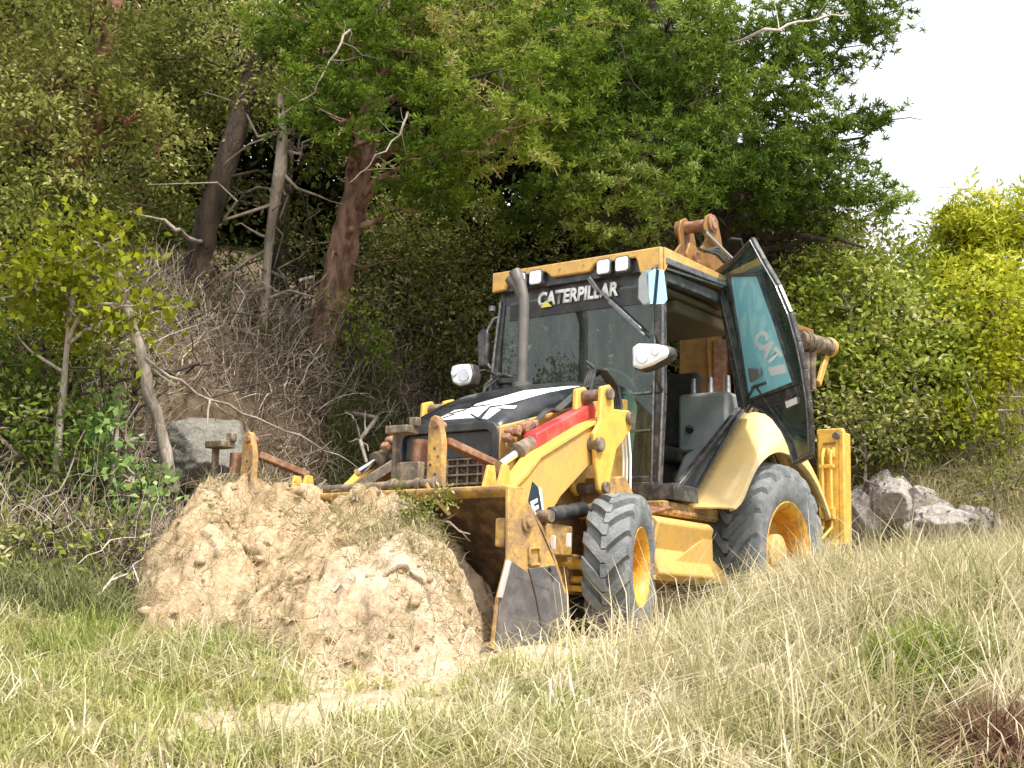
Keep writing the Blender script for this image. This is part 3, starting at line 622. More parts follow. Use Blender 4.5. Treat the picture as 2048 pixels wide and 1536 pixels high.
for sg in (1, -1):
    y0, y1 = (1.2, 1.225) if sg > 0 else (-1.225, -1.2)
    sp = B().pxz([(3.80, .85), (3.65, .86), (3.60, .77), (3.50, .65), (3.37, .5), (3.20, .30), (3.15, .15), (3.30, -.02), (3.62, -.09), (3.90, -.03), (3.86, .24), (3.78, .46)], y0, y1).build('side_plate', M['worn'], bk, bevel=.006)
    sp['_o'] = tuple(BH['_o'])
    g1, g2 = (1.225, 1.237) if sg > 0 else (-1.237, -1.225)
    B().pxz([(3.775, .445), (3.605, .385), (3.535, .25), (3.46, .05), (3.46, -.04), (3.61, -.075), (3.79, -.065), (3.885, -.01), (3.855, .24)], g1, g2).build('wear_plate', M['steel'], sp, bevel=.004)
    B().pxz([(3.60, .41), (3.34, .44), (3.30, .39), (3.17, .17), (3.20, .13), (3.31, .0), (3.45, -.04), (3.445, .05), (3.52, .25), (3.59, .39)], g1, g2-.001*sg).build('wear_plate', M['steel'], sp, bevel=.004)
    bs = B()
    q = y1 if sg > 0 else y0
    bs.tube([(3.62, q-.01*sg, .66), (3.62, q+.016*sg, .66)], .052, 20).tube([(3.62, q, .66), (3.62, q+.035*sg, .66)], .026, 16)
    bs.build('boss', M['worn'], sp, bevel=.005)
    bs = B()
    for (a_, b_) in (((3.50, .53), (3.60, .52)), ((3.60, .52), (3.59, .43)), ((3.59, .43), (3.49, .44)), ((3.49, .44), (3.50, .53))):
        bs.bar((a_[0], q+.008*sg, a_[1]), (b_[0], q+.008*sg, b_[1]), .016, .014)
    bs.build('cast_plate', M['worn'], sp, bevel=.003)
    B().tube([(3.27, q+.005*sg, .11), (3.27, q+.018*sg, .11)], .025, 14).tube([(3.40, q+.01*sg, .42), (3.40, q+.03*sg, .42)], .016, 10).tube([(3.37, q+.01*sg, .38), (3.37, q+.03*sg, .38)], .013, 10).build('bolt', M['frame'], sp)
    B().prism([(3.90, q+.018*sg, -.035), (3.61, q+.018*sg, -.10), (3.44, q+.018*sg, -.06), (3.40, q+.018*sg, -.03), (3.47, q+.018*sg, -.02), (3.53, q+.018*sg, -.045), (3.62, q+.018*sg, -.055), (3.80, q+.018*sg, -.04)], (0, -.02*sg, 0)).build('scraped_edge', M['edge'], sp)
    B().bar((3.79, q+.01*sg, .44), (3.865, q+.01*sg, .24), .03, .014).build('bright_edge', M['edge'], sp)
B().prism([(3.98, -1.2, -.055), (3.62, -1.2, -.085), (3.62, -1.2, -.072), (3.90, -1.2, -.015)], (0, 2.4, 0)).build('cutting_edge', M['steel'], bk)
B().tube([(3.70, 1.16, .52), (3.70, 1.16, .62)], .05, 14).box((3.74, 1.15, .60), (.06, .07, .16)).build('corner_block', M['worn'], bk, bevel=.012)
# fork shaft along the top of the bucket
sh = B().tube([(3.74, -1.15, .875), (3.72, .30, .895), (3.72, .66, .90)], .026, 14)
for y in (-.62, -.28, .30, .50, .62): sh.tube([(3.72, y, .893), (3.72, y+.03, .893)], .042, 16)
sh.build('fork_shaft', M['greasy'], bk, bevel=.003)
B().tube([(3.76, .60, .89), (3.74, .66, .80), (3.75, .78, .70)], .014, 8).build('retaining_rod', M['worn'], bk)
for y0 in (-1.60, .07):
    # folded pallet fork carriage: upright plate, back block, folded tine
    fk = B().prism([(3.42, y0+.24, .86), (3.42, y0+.24, 1.30), (3.42, y0+.255, 1.345), (3.42, y0+.285, 1.36), (3.42, y0+.315, 1.345), (3.42, y0+.345, 1.25), (3.42, y0+.36, 1.18), (3.42, y0+.36, .86)], (-.05, 0, 0)).build('pallet_fork', M['worn'], BH, bevel=.006)
    fk['_o'] = tuple(BH['_o'])
    B().box((3.44, y0+.12, .97), (.06, .20, .20)).box((3.47, y0+.07, 1.27), (.12, .18, .05)).box((3.46, y0+.02, 1.10), (.05, .03, .3)).box((3.44, y0+.15, 1.32), (.05, .06, .06)).build('fork_hanger', M['greasy'], fk, bevel=.008)
    B().tube([(3.36, y0+.13, 1.06), (3.36, y0+.13, 1.22)], .05, 14).build('fork_spring', M['rust'], fk)
    B().tube([(3.44, y0+.30, 1.30), (3.34, y0+.30, 1.30)], .026, 14).build('fork_pin', M['rust'], fk, bevel=.003)
    B().bar((3.36, y0+.34, 1.20), (2.96, y0+.42, 1.10), .07, .045).bar((2.98, y0+.40, 1.11), (2.98, y0+.40, .80), .10, .05, up=(1, 0, 0)).build('fork_tine', M['rust'], fk, bevel=.005)
    hl = B()
    for z, y in ((1.15, .30), (1.10, .33), (.99, .31), (.94, .28), (1.05, .27)): hl.tube([(3.415, y0+y, z), (3.423, y0+y, z)], .009, 8)
    hl.build('bolt_hole', M['frame'], fk)
    B().prism([(3.30, y0+.55, .82), (3.22, y0+.55, 1.06), (3.16, y0+.55, 1.06), (3.10, y0+.55, .82)], (0, .022, 0)).prism([(3.30, y0+.66, .82), (3.22, y0+.66, 1.06), (3.16, y0+.66, 1.06), (3.10, y0+.66, .82)], (0, .022, 0)).build('hinge_lug', M['yellow2'], bk, bevel=.004)
# crowd linkage seen between the forks
B().tube([(3.05, -.62, .86), (2.9, -.35, 1.02)], .05, 14).tube([(3.1, -.66, .84), (2.86, -.6, .98)], .04, 12).bar((3.15, -.75, .86), (2.85, -.45, 1.16), .03, .07).build('bucket_linkage', M['greasy'], BH, bevel=.008)
B().box((2.80, -.43, 1.07), (.10, .07, .42)).build('headgear_post', M['black'], BH, bevel=.02)

# ---- cab
fl = B().box((.55, 0, 1.0), (1.5, 1.36, .08)).box((1.31, 0, 1.08), (.05, 1.40, .14)).box((-.35, 0, 1.35), (.05, 1.3, .7)).build('cab_floor', M['frame'], BH, bevel=.01)
cf = B()
cf.bar((1.30, .70, 1.0), (1.27, .72, 1.8), .07, .07, up=(1, 0, 0)).bar((1.27, .72, 1.8), (1.28, .71, 2.74), .07, .07, up=(1, 0, 0))
cf.bar((1.30, -.72, 1.0), (1.30, -.80, 1.9), .06, .06, up=(1, 0, 0)).bar((1.30, -.80, 1.9), (1.28, -.73, 2.74), .06, .06, up=(1, 0, 0))
for sg in (1, -1):
    cf.bar((.36, sg*.72, 2.90 if sg > 0 else 2.75), (-.02, sg*.74, 1.86), .06, .06, up=(1, 0, 0)).bar((.06, sg*.74, 1.86), (1.10, sg*.74, 1.10), .05, .05)
    cf.bar((-.45, sg*.62, 1.3), (-.35, sg*.66, 2.75), .07, .07, up=(1, 0, 0)).bar((1.28, sg*.71, 2.70), (-.35, sg*.68, 2.74), .07, .09)
cf.bar((1.28, -.72, 2.70), (1.28, .72, 2.70), .05, .16).bar((-.35, -.68, 2.72), (-.35, .68, 2.72), .06, .08).bar((1.31, -.72, 1.17), (1.31, .72, 1.17), .04, .05)
cf = cf.build('cab_frame', M['frame'], BH, bevel=.01)
cf['_o'] = tuple(BH['_o'])
tr = B().bar((1.325, .735, 1.02), (1.305, .755, 1.8), .016, .02, up=(1, 0, 0)).bar((1.305, .755, 1.8), (1.31, .745, 2.66), .016, .02, up=(1, 0, 0)).bar((1.33, .68, 1.05), (1.31, .69, 2.62), .014, .014, up=(1, 0, 0)).bar((.39, .765, 2.88), (.02, .785, 1.86), .018, .02, up=(1, 0, 0)).bar((.33, .765, 2.85), (-.04, .785, 1.88), .018, .02, up=(1, 0, 0)).bar((1.30, .765, 2.74), (.40, .765, 2.80), .02, .02).bar((1.34, -.735, 1.05), (1.34, -.815, 1.9), .02, .02, up=(1, 0, 0)).bar((1.34, -.815, 1.9), (1.32, -.745, 2.66), .02, .02, up=(1, 0, 0))
tr.build('door_seal', M['seal'], cf, bevel=.004)
# lower bars of the quarter glass
qb = B()
for z in (1.53, 1.81): qb.box((1.325, .53, z), (.014, .27, .014))
qb.box((1.325, .53, 1.13), (.014, .27, .014)).box((1.325, .40, 1.25), (.010, .010, .3)).build('glass_bar', M['seal'], cf)
# windscreen
wsr = []
for z in np.linspace(1.16, 2.64, 10):
    wsr.append([(1.30+.03*(1-(y/.68)**2), y*(1+.06*math.sin((z-1.1)*1.2)*(y < 0)), z) for y in np.linspace(-.69, .67, 14)])
wsc = B().loft(wsr).build('windscreen', M['glass'], BH, smooth=60); wsc['_o'] = tuple(BH['_o'])
B().loft([[(1.336-.03*(y/.68)**2+.002, y, z) for y in np.linspace(-.66, .60, 12)] for z in (2.49, 2.62)]).build('sun_strip', M['black'], wsc)
p0 = onp(1085, 600, 'x', 1.34); p1 = onp(1245, 556, 'x', 1.34)
text('CATERPILLAR', M['white'], wsc, (1.348, .01, 2.625), (0, 1, .0), (0, 0, 1), .115, .74, 'windscreen_lettering', .045, shear=.12)
B().pyz([(-.33, 2.555), (-.22, 2.555), (-.275, 2.605)], 1.3515, 1.353).build('windscreen_mark', M['label_yel'], wsc)
B().bar((1.37, .14, 2.74), (1.37, .23, 2.62), .022, .02).bar((1.37, .12, 2.73), (1.37, .21, 2.61), .012, .012).bar((1.37, .22, 2.63), (1.365, .60, 2.28), .016, .022).bar((1.355, .30, 2.53), (1.35, .62, 2.235), .01, .016).build('wiper', M['seal'], BH, bevel=.003)

# interior
B().box((.10, .0, 1.50), (.5, .5, .14)).prism([(-.16, -.25, 1.55), (-.26, -.25, 2.24), (-.15, -.25, 2.26), (.02, -.25, 1.6)], (0, .5, 0)).box((.1, 0, 1.3), (.4, .4, .4)).box((-.02, .32, 1.72), (.35, .07, .07)).build('operator_seat', M['seat'], BH, bevel=.04)
sw = B()
wc = Vector((.88, .04, 1.98)); ax = Vector((-.55, 0, .83)).normalized()
u = ax.orthogonal().normalized(); v = ax.cross(u)
sw.tube([wc+(u*math.cos(a)+v*math.sin(a))*.20 for a in np.linspace(0, 2*math.pi, 33)], .014, 8, caps=False).tube([wc-ax*.05, wc-ax*.5], .03, 10)
for a in (0, 2.1, 4.2): sw.tube([wc-ax*.03, wc+(u*math.cos(a)+v*math.sin(a))*.2], .012, 6)
sw.build('steering_wheel', M['dash'], BH, smooth=60)
B().prism([(1.12, -.22, 1.15), (1.14, -.22, 1.86), (.96, -.22, 1.94), (.86, -.22, 1.80), (.98, -.22, 1.15)], (0, .52, 0)).build('dashboard', M['dash'], BH, bevel=.05)
lv = B().pxz([(.10, 1.52), (.10, 2.02), (-.22, 2.02), (-.22, 1.52)], .20, .66).build('control_console', M['grey'], BH, bevel=.035)
lv['_o'] = tuple(BH['_o'])
for y in (.28, .44, .60):
    B().tube([(-.02, y, 2.0), (-.04, y-.01, 2.08), (-.05, y-.015, 2.17)], [.028, .024, .018], 12).build('control_lever', M['seal'], lv, bevel=.004)
B().pxz([(.75, 1.06), (.70, 1.25), (.55, 1.45), (.32, 1.55), (-.05, 1.60), (-.05, 1.06)], .50, .74).build('wheel_arch_box', M['grey'], BH, bevel=.04)
B().box((.45, 0, 2.655), (1.5, 1.3, .05)).box((.35, .3, 2.58), (1.0, .6, .10)).build('headliner', M['lining'], BH, bevel=.03)
bl = B()
for k in range(4): bl.tube([(.55, .50, 1.16+.035*k), (.35, .64, 1.20+.035*k)], .006, 6)
bl.build('floor_hose', M['whitehose'], BH)

# roof with front fascia and work lamps
rf = B().pxy([(1.30, .78), (1.36, .70), (1.36, -.70), (1.30, -.78), (-.30, -.72), (-.30, .72)], 2.80, 2.875)
rf = rf.build('roof', M['yellow'], BH, bevel=.02); rf['_o'] = tuple(BH['_o'])
B().pyz([(-.78, 2.885), (.78, 2.885), (.78, 2.69), (.60, 2.70), (.575, 2.80), (.56, 2.83), (.20, 2.83), (.15, 2.775), (-.20, 2.775), (-.26, 2.83), (-.62, 2.83), (-.65, 2.73), (-.78, 2.72)], 1.36, 1.40).build('roof_fascia', M['yellow'], rf, bevel=.01)
B().pxz([(1.357, 2.888), (.35, 2.888), (.35, 2.85), (1.28, 2.80), (1.352, 2.70), (1.357, 2.70)], .722, .787).build('roof_side', M['yellow'], rf, bevel=.008)
B().bar((1.34, .775, 2.79), (.38, .765, 2.83), .04, .05).build('door_header', M['seal'], rf, bevel=.006)
B().box((1.33, 0, 2.78), (.06, 1.5, .11)).build('lamp_recess', M['frame'], rf)
for y in (-.50, -.345, .285, .45):
    lm = B().pyz(rrect(y-.066, y+.066, 2.725, 2.855, .025), 1.36, 1.41).build('work_lamp', M['frame'], rf, bevel=.006)
    lm['_o'] = tuple(BH['_o'])
for y in (-.50, -.345, .285, .45):
    B().pyz(rrect(y-.055, y+.055, 2.736, 2.844, .022), 1.408, 1.418).build('lamp_lens', M['lens'], rf, bevel=.004)
for y in (-.12, .10): B().tube([(1.40, y, 2.83), (1.405, y, 2.83)], .009, 8).build('roof_bolt', M['worn'], rf)

# headlamps on brackets
for sg, c0 in ((1, (1.60, .84, 2.015)), (-1, (1.60, -.885, 2.02))):
    hx, hy, hz = c0
    prof = [(hy-.14*(1 if sg > 0 else .85)+0, 0)]
    if sg > 0: pts = [(hy-.145, hz-.075), (hy-.15, hz+.07), (hy-.10, hz+.095), (hy+.05, hz+.075), (hy+.135, hz+.05), (hy+.15, hz+.01), (hy+.135, hz-.03), (hy+.02, hz-.075), (hy-.08, hz-.095)]
    else: pts = [(hy-.095, hz+.02), (hy-.085, hz+.075), (hy-.03, hz+.085), (hy+.09, hz+.08), (hy+.115, hz+.0), (hy+.095, hz-.08), (hy-.0, hz-.09), (hy-.07, hz-.06)]
    hl = B().pyz([(hy+(y-hy)*1.07, hz+(z-hz)*1.1) for y, z in pts], hx-.09, hx+.02).build('headlamp', M['black'], BH, bevel=.02)
    hl['_o'] = tuple(BH['_o'])
    B().pyz(pts, hx+.01, hx+.05).build('headlamp_lens', M['lens'], hl, bevel=.018)
    B().tube([(hx+.045, hy-.055*sg-.0, hz-.01), (hx+.056, hy-.055*sg, hz-.01)], .05, 20).tube([(hx+.045, hy+.05*sg, hz+.02), (hx+.056, hy+.05*sg, hz+.02)], .032, 16).build('reflector', M['mirror'] if 0 else M['chrome'], hl, bevel=.004)
    B().tube([(hx-.05, hy, hz-.05), (hx-.12, hy-.04*sg, hz-.14), (1.33, sg*.76, hz-.2)], .014, 8).tube([(hx-.06, hy-.02*sg, hz+.03), (1.45, sg*.79, hz+.06), (1.33, sg*.78, hz+.05)], .010, 8).build('lamp_bracket', M['frame'], hl)

# mirrors
mr = B().prism([(1.52, .70, 2.46), (1.50, .69, 2.62), (1.47, .72, 2.69), (1.44, .80, 2.68), (1.44, .84, 2.44), (1.50, .74, 2.40)], (.05, -.02, 0)).build('side_mirror', M['grey'], BH, bevel=.015)
mr['_o'] = tuple(BH['_o'])
B().prism([(1.51, .745, 2.42), (1.51, .735, 2.66), (1.505, .78, 2.685), (1.50, .86, 2.665), (1.50, .895, 2.44), (1.505, .87, 2.405)], (.012, .01, 0)).build('mirror_glass', M['mirror'], mr, bevel=.004)
B().prism([(1.525, .79, 2.41), (1.525, .802, 2.41), (1.52, .822, 2.68), (1.52, .812, 2.68)], (.012, .006, 0)).build('mirror_divider', M['navy'], mr)
B().tube([(1.50, .80, 2.42), (1.46, .78, 2.2), (1.33, .75, 2.1)], .012, 8).tube([(1.48, .76, 2.69), (1.40, .75, 2.74)], .012, 8).build('mirror_arm', M['frame'], mr)
mr = B().prism([(1.36, -.93, 2.12), (1.36, -.95, 2.40), (1.36, -.90, 2.46), (1.36, -.84, 2.42), (1.36, -.84, 2.14)], (-.05, 0, 0)).build('side_mirror', M['frame'], BH, bevel=.015)
mr['_o'] = tuple(BH['_o'])
B().tube([(1.34, -.86, 2.42), (1.34, -.80, 2.52), (1.30, -.76, 2.55)], .014, 8).tube([(1.34, -.86, 2.16), (1.30, -.80, 2.1)], .014, 8).tube([(1.36, -.80, 2.58), (1.36, -.80, 2.62)], .03, 10).build('mirror_arm', M['seal'], mr)

# open door, hinged on the rear pillar
DH = Vector((.12, .80, 1.82)); DT = Vector((.39, .74, 2.93))
ax = (DT-DH).normalized(); dd = Vector((math.cos(R(45)), math.sin(R(45)), 0)); dn = ax.cross(dd).normalized()
def dpl(px, py, off=0):
    q = Vector(ray(px, py)); C0 = Vector(CAM); return C0+q*((DH-C0).dot(dn)/q.dot(dn))+dn*off
outer = [(1435, 545), (1470, 520), (1506, 480), (1530, 524), (1558, 572), (1582, 628), (1598, 685), (1609, 739), (1618, 800), (1622, 850), (1624, 907), (1592, 925), (1583, 891), (1570, 862), (1550, 835), (1528, 818), (1505, 808), (1496, 822), (1480, 740), (1458, 640)]
OP = [dpl(*p) for p in outer]
dr = B()
for i in range(len(OP)): dr.bar(OP[i], OP[(i+1) % len(OP)], .045, .035, up=dn)
for i in range(len(OP)):
    dr.box(OP[i], (.035, .035, .035))
door = dr.build('door', M['frame'], BH, bevel=.008); door['_o'] = tuple(BH['_o'])
sl = B()
for i in range(len(OP)):
    n_ = -dn if dn.dot(Vector(CAM)-DH) < 0 else dn
    a_, b_ = OP[i]+n_*.022, OP[(i+1) % len(OP)]+n_*.022
    sl.bar(a_, b_, .010, .014, up=dn)
sl.build('door_seal', M['seal'], door)
ctr = sum(OP, Vector())/len(OP)
B().prism([ctr+(p-ctr)*.995-dn*.002 for p in OP], dn*.004).build('door_glass', M['clear'], door)
bp_ = [(1463, 552), (1519, 549), (1533, 585), (1552, 640), (1572, 715), (1590, 762), (1500, 798), (1484, 690)]
n_ = -dn if dn.dot(Vector(CAM)-DH) < 0 else dn
B().add([dpl(*p)+n_*.008 for p in bp_], [tuple(range(len(bp_)))]).build('sky_reflection_pane', M['blue'], door)  # pane coloured with a painted sky reflection
fb = B()
for a_, b_ in (((1462, 551), (1521, 549)), ((1519, 549), (1552, 640)), ((1552, 640), (1592, 765)), ((1462, 551), (1484, 690)), ((1484, 690), (1500, 798)), ((1500, 800), (1598, 765)), ((1508, 775), (1535, 765))): fb.bar(dpl(*a_)+n_*.014, dpl(*b_)+n_*.014, .02, .022, up=dn)
fb.bar(dpl(1500, 795)+n_*.02, dpl(1515, 770)+n_*.02, .016, .018, up=dn).bar(dpl(1515, 770)+n_*.02, dpl(1590, 880)+n_*.02, .012, .016, up=dn)
fb.build('pane_frame', M['frame'], door, bevel=.003)
B().prism([dpl(1505, 735)+n_*.016, dpl(1528, 735)+n_*.016, dpl(1530, 750)+n_*.016, dpl(1510, 764)+n_*.016], n_*.03).build('door_handle', M['grey'], door, bevel=.012)
tp = Vector(dpl(1537, 694))+n_*.011; ri = (dpl(1557, 722)-dpl(1519, 670)); upv = (dpl(1551, 667)-dpl(1528, 692))
text('CAT', M['film'], door, tp, ri, upv, upv.length*1.0, ri.length*1.05, 'door_lettering', .05, thick=0, skew=1)
B().add([dpl(1538, 735)+n_*.011, dpl(1572, 728)+n_*.011, dpl(1576, 745)+n_*.011, dpl(1545, 752)+n_*.011], [(0, 1, 2, 3)]).build('door_label', M['film'], door)
B().add([dpl(1572, 800)+n_*.012, dpl(1596, 788)+n_*.012, dpl(1598, 806)+n_*.012, dpl(1576, 816)+n_*.012], [(0, 1, 2, 3)]).build('door_label', M['film'], door)
B().prism([dpl(1505, 805)+n_*.006, dpl(1600, 770)+n_*.006, dpl(1606, 790)+n_*.006, dpl(1530, 822)+n_*.006], n_*.006).build('door_panel', M['frame'], door, bevel=.003)

# fenders
for sg in (1, -1):
    inner = [(1.02, .98), (.93, 1.05), (.70, 1.27), (.42, 1.53), (.16, 1.78), (.08, 1.83), (-.02, 1.83), (-.25, 1.74), (-.50, 1.58), (-.72, 1.38), (-.86, 1.20)]
    arch = [(.92, .975), (.80, 1.04), (.68, 1.20), (.53, 1.35), (.34, 1.45), (.18, 1.49), (.02, 1.49), (-.22, 1.46), (-.46, 1.36), (-.66, 1.20), (-.80, 1.04)]
    def chai(P_):
        for _ in range(3):
            Q_ = [P_[0]]
            for a_, b_ in zip(P_[:-1], P_[1:]): Q_ += [(a_[0]*.75+b_[0]*.25, a_[1]*.75+b_[1]*.25), (a_[0]*.25+b_[0]*.75, a_[1]*.25+b_[1]*.75)]
            P_ = Q_+[P_[-1]]
        return P_
    rows = []
    for (xi, zi), (xo, zo) in zip(chai(inner), chai(arch)):
        row = []
        for k in range(9):
            f = k/8; y = .80+.34*math.sin(f*math.pi/2)**.8; g = 1-math.cos(f*math.pi/2)
            row.append((xi+(xo-xi)*g, sg*y, zi+(zo-zi)*g))
        row.append((xo, sg*1.10, zo-.01))
        rows.append(row)
    fd = B().loft(rows).build('fender', M['cream'], BH, smooth=60, solid=.018); fd['_o'] = tuple(BH['_o'])
    B().tube([(x, sg*.785, z+.01) for x, z in inner[1:6]], .016, 8).build('fender_seal', M['black'], fd)
    B().tube([(x, sg*.775, z+.012) for x, z in inner[5:]], .022, 8).build('fender_trim', M['seal'], fd)

# stabiliser
for sg in (1, -1):
    y0 = sg*1.06
    sb = B().prism([(-1.0, y0-.12, .30), (-1.0, y0-.12, 1.83), (-1.0, y0+.12, 1.83), (-1.0, y0+.12, .30)], (-.05, 0, 0)).prism([(-1.0, y0-.12, .30), (-1.0, y0-.12, 1.80), (-1.17, y0-.12, 1.80), (-1.17, y0-.12, .30)], (0, .03, 0)).prism([(-1.0, y0+.09, .30), (-1.0, y0+.09, 1.80), (-1.17, y0+.09, 1.80), (-1.17, y0+.09, .30)], (0, .03, 0))
    sb = sb.box((-1.16, y0, 1.05), (.03, .24, 1.5)).build('stabiliser', M['yellow2'], BH, bevel=.012); sb['_o'] = tuple(BH['_o'])
    B().box((-1.02, y0+.105*sg, 1.06), (.05, .05, 1.50)).build('stabiliser_edge', M['yellow2'], sb, bevel=.01)
    B().tube([(-.99, y0+.07*sg, 1.76), (-.96, y0+.07*sg, 1.76)], .032, 14).build('stabiliser_pin', M['steel'], sb, bevel=.004)
    B().box((-.997, y0+.0, 1.70), (.006, .11, .022)).build('slot', M['rust'], sb)
    hp = B()
    for dy in (-.045, .03): hp.tube([(-.97, y0+dy, 1.64), (-.95, y0+dy, 1.60), (-.96, y0+dy, 1.1), (-.95, y0+dy, .98), (-.80, y0+dy-.02, .88), (-.70, y0+dy-.1, .86)], .014, 8)
    for dy in (-.045, .0, .04): hp.tube([(-.98, y0+dy, 1.66), (-.98, y0+dy, 1.58)], .018, 8)
    hp.box((-.96, y0-.01, 1.50), (.05, .13, .03)).box((-.96, y0-.01, 1.10), (.06, .13, .10)).tube([(-.99, y0+.06*sg, .88), (-.97, y0+.065*sg, .80), (-.98, y0+.05*sg, .72)], .02, 10)
    hp.build('stabiliser_hose', M['yellow2'], sb, bevel=.004)
    B().tube([(-.98, y0+.03, .80), (-.94, y0+.03, .80)], .06, 18).build('hook_eye', M['yellow2'], sb, bevel=.01)
    B().bar((-.98, y0+.11, .85), (-1.02, y0+.14, .45), .03, .12, up=(0, 1, 0)).build('stabiliser_foot', M['worn'], sb, bevel=.01)
B().box((-1.08, 0, .75), (.12, 2.2, .14)).box((-1.08, 0, .52), (.12, 2.2, .10)).build('rear_frame', M['yellow'], BH, bevel=.012)

# backhoe: swing post, boom, folded stick
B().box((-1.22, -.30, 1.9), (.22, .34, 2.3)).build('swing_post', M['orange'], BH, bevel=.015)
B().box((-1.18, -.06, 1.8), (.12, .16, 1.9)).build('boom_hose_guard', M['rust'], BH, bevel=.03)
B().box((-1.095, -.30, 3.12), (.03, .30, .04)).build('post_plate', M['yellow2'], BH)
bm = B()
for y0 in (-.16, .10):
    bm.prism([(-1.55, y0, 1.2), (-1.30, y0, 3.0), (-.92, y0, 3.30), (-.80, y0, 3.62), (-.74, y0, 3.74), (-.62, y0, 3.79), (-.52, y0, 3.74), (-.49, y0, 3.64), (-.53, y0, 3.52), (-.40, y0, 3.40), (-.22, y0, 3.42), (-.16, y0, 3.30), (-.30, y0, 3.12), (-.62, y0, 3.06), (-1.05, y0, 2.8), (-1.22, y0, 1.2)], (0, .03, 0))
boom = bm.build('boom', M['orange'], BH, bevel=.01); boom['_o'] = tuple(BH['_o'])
B().tube([(-.62, -.20, 3.69), (-.62, .17, 3.69)], .055, 18).tube([(-.62, -.22, 3.69), (-.62, -.18, 3.69)], .075, 18).tube([(-.62, .13, 3.69), (-.62, .155, 3.69)], .08, 18).tube([(-.30, -.2, 3.3), (-.30, .17, 3.3)], .05, 14).build('boom_pin', M['rust'], boom, bevel=.006)
B().box((-.75, -.02, 3.22), (.7, .24, .12), Matrix.Rotation(.5, 3, 'Y')).build('boom_web', M['rust'], boom, bevel=.03)
B().tube([(-.42, .16, 3.56), (-1.12, .16, 3.40)], .022, 14).build('chrome_rod', M['chrome'], boom, smooth=50)
B().tube([(-1.05, .16, 3.41), (-1.9, .18, 3.2)], .05, 14).build('boom_cylinder', M['frame'], boom, smooth=50)
hh = B()
for k in range(3): hh.tube([(-.35+.05*k, .20, 3.36), (-.55, .22, 3.44-.03*k), (-.85, .22, 3.30), (-1.05, .2, 3.0)], .016, 8)
hh.tube([(-.9, .17, 3.62), (-1.1, .17, 3.66), (-1.25, .17, 3.5), (-1.2, .17, 3.25)], .014, 8).build('boom_hose', M['black'], boom)
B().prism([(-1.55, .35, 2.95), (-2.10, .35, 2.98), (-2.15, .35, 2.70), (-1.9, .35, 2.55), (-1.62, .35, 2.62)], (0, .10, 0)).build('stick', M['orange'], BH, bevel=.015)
sk = B().tube([(-1.62, .50, 2.79), (-2.20, .52, 2.82)], .085, 20).tube([(-2.18, .52, 2.82), (-2.27, .52, 2.825)], .092, 20)
for x in (-1.70, -1.78, -1.86, -1.94): sk.tube([(x, .5, 2.797), (x-.03, .5, 2.80)], .096, 20)
sk.build('stick_cylinder', M['greasy'], BH, smooth=45)
B().tube([(-2.24, .52, 2.82), (-2.30, .52, 2.83)], .10, 20).prism([(-2.26, .5, 2.88), (-2.30, .5, 2.78), (-2.05, .5, 2.4), (-2.0, .5, 2.45)], (0, .04, 0)).build('stick_end', M['yellow'], BH, bevel=.01)
B().tube([(-1.92, .5, 2.74), (-1.92, .5, 2.56), (-1.95, .5, 2.36)], [.05, .04, .03], 12).tube([(-1.82, .48, 2.70), (-1.84, .48, 2.2)], .04, 12).build('bucket_link', M['greasy'], BH, bevel=.006)

# ============================================================ GROUND
rng = np.random.default_rng(11)
def toe(t):                                                   # distance at which the left bank starts to rise
    return np.interp(t, [-40, -3.2, -1.9, 0, 1.4, 2.5, 3.1, 3.7, 6, 40], [8.6, 8.9, 10, 12, 13.6, 13.6, 12.4, 11.7, 11.4, 11])
def ground(s, t, fine=True):
    s = np.asarray(s, float); t = np.asarray(t, float)
    z = np.where(s < 7.5, -.15*(7.5-s), 0)-.03*ss((8-s)/2)
    z = z+.02*ss((s-7.4)/1)
    z = z+.32*ss((t-1.0)/1.1)*ss((10.4-s-np.maximum(0, t-1.5)*-1.2)/1.6)*ss((s-4)/2.5)     # grassy swell at the right front
    z = z+.20*np.maximum(0, t-2.6)*ss((s-7)/4)
    z = z+.10*ss((-1.6-t)/1.5)*ss((s-7.0)/2)
    d = s-toe(t)
    hi = np.interp(t, [-40, -4, 0, 2, 4, 40], [2.7, 2.7, 2.5, 2.0, 1.6, 1.6])
    wd = np.interp(t, [-40, -4, 0, 2, 3.2, 40], [3.0, 2.6, 2.6, 3.0, 1.7, 1.8])
    z = z+hi*ss(d/wd)+.40*np.clip(d-wd, 0, 14)*np.interp(t, [-5, 3, 5, 8], [1, .9, .45, .38])
    if fine:
        z = z+.10*fbm(s*.9, t*.9, o=4, seed=3)+.035*fbm(s*5, t*5, o=3, seed=9)*1.0+.5*fbm(s*.35+5, t*.35, o=3, seed=5)*ss((d-.3)/2)
    return z
def axis_pts(lo, hi, fa, fb, step):
    core = np.arange(fa, fb+1e-6, step); L_ = [core]
    a = []; x = fb; st2 = step
    while x < hi: st2 *= 1.12; x += st2; a.append(x)
    b = []; x = fa; st2 = step
    while x > lo: st2 *= 1.12; x -= st2; b.append(x)
    return np.concatenate([b[::-1], core, a])
S_ = axis_pts(-60, 600, 3.5, 16, .055); T_ = axis_pts(-400, 400, -6, 6.5, .055)
SS, TT = np.meshgrid(S_, T_, indexing='ij')
Z = ground(SS, TT)
X, Y = st(SS, TT)
nS, nT = SS.shape
ii, jj = np.meshgrid(np.arange(nS-1), np.arange(nT-1), indexing='ij'); b0 = (ii*nT+jj).ravel()
gnd = npmesh('ground', np.stack([X, Y, Z], -1).reshape(-1, 3), np.stack([b0, b0+nT, b0+nT+1, b0+1], -1), M['ground'], tint=ss((SS-toe(TT)+.35)/.7)[:-1, :-1].ravel(), smooth=True)
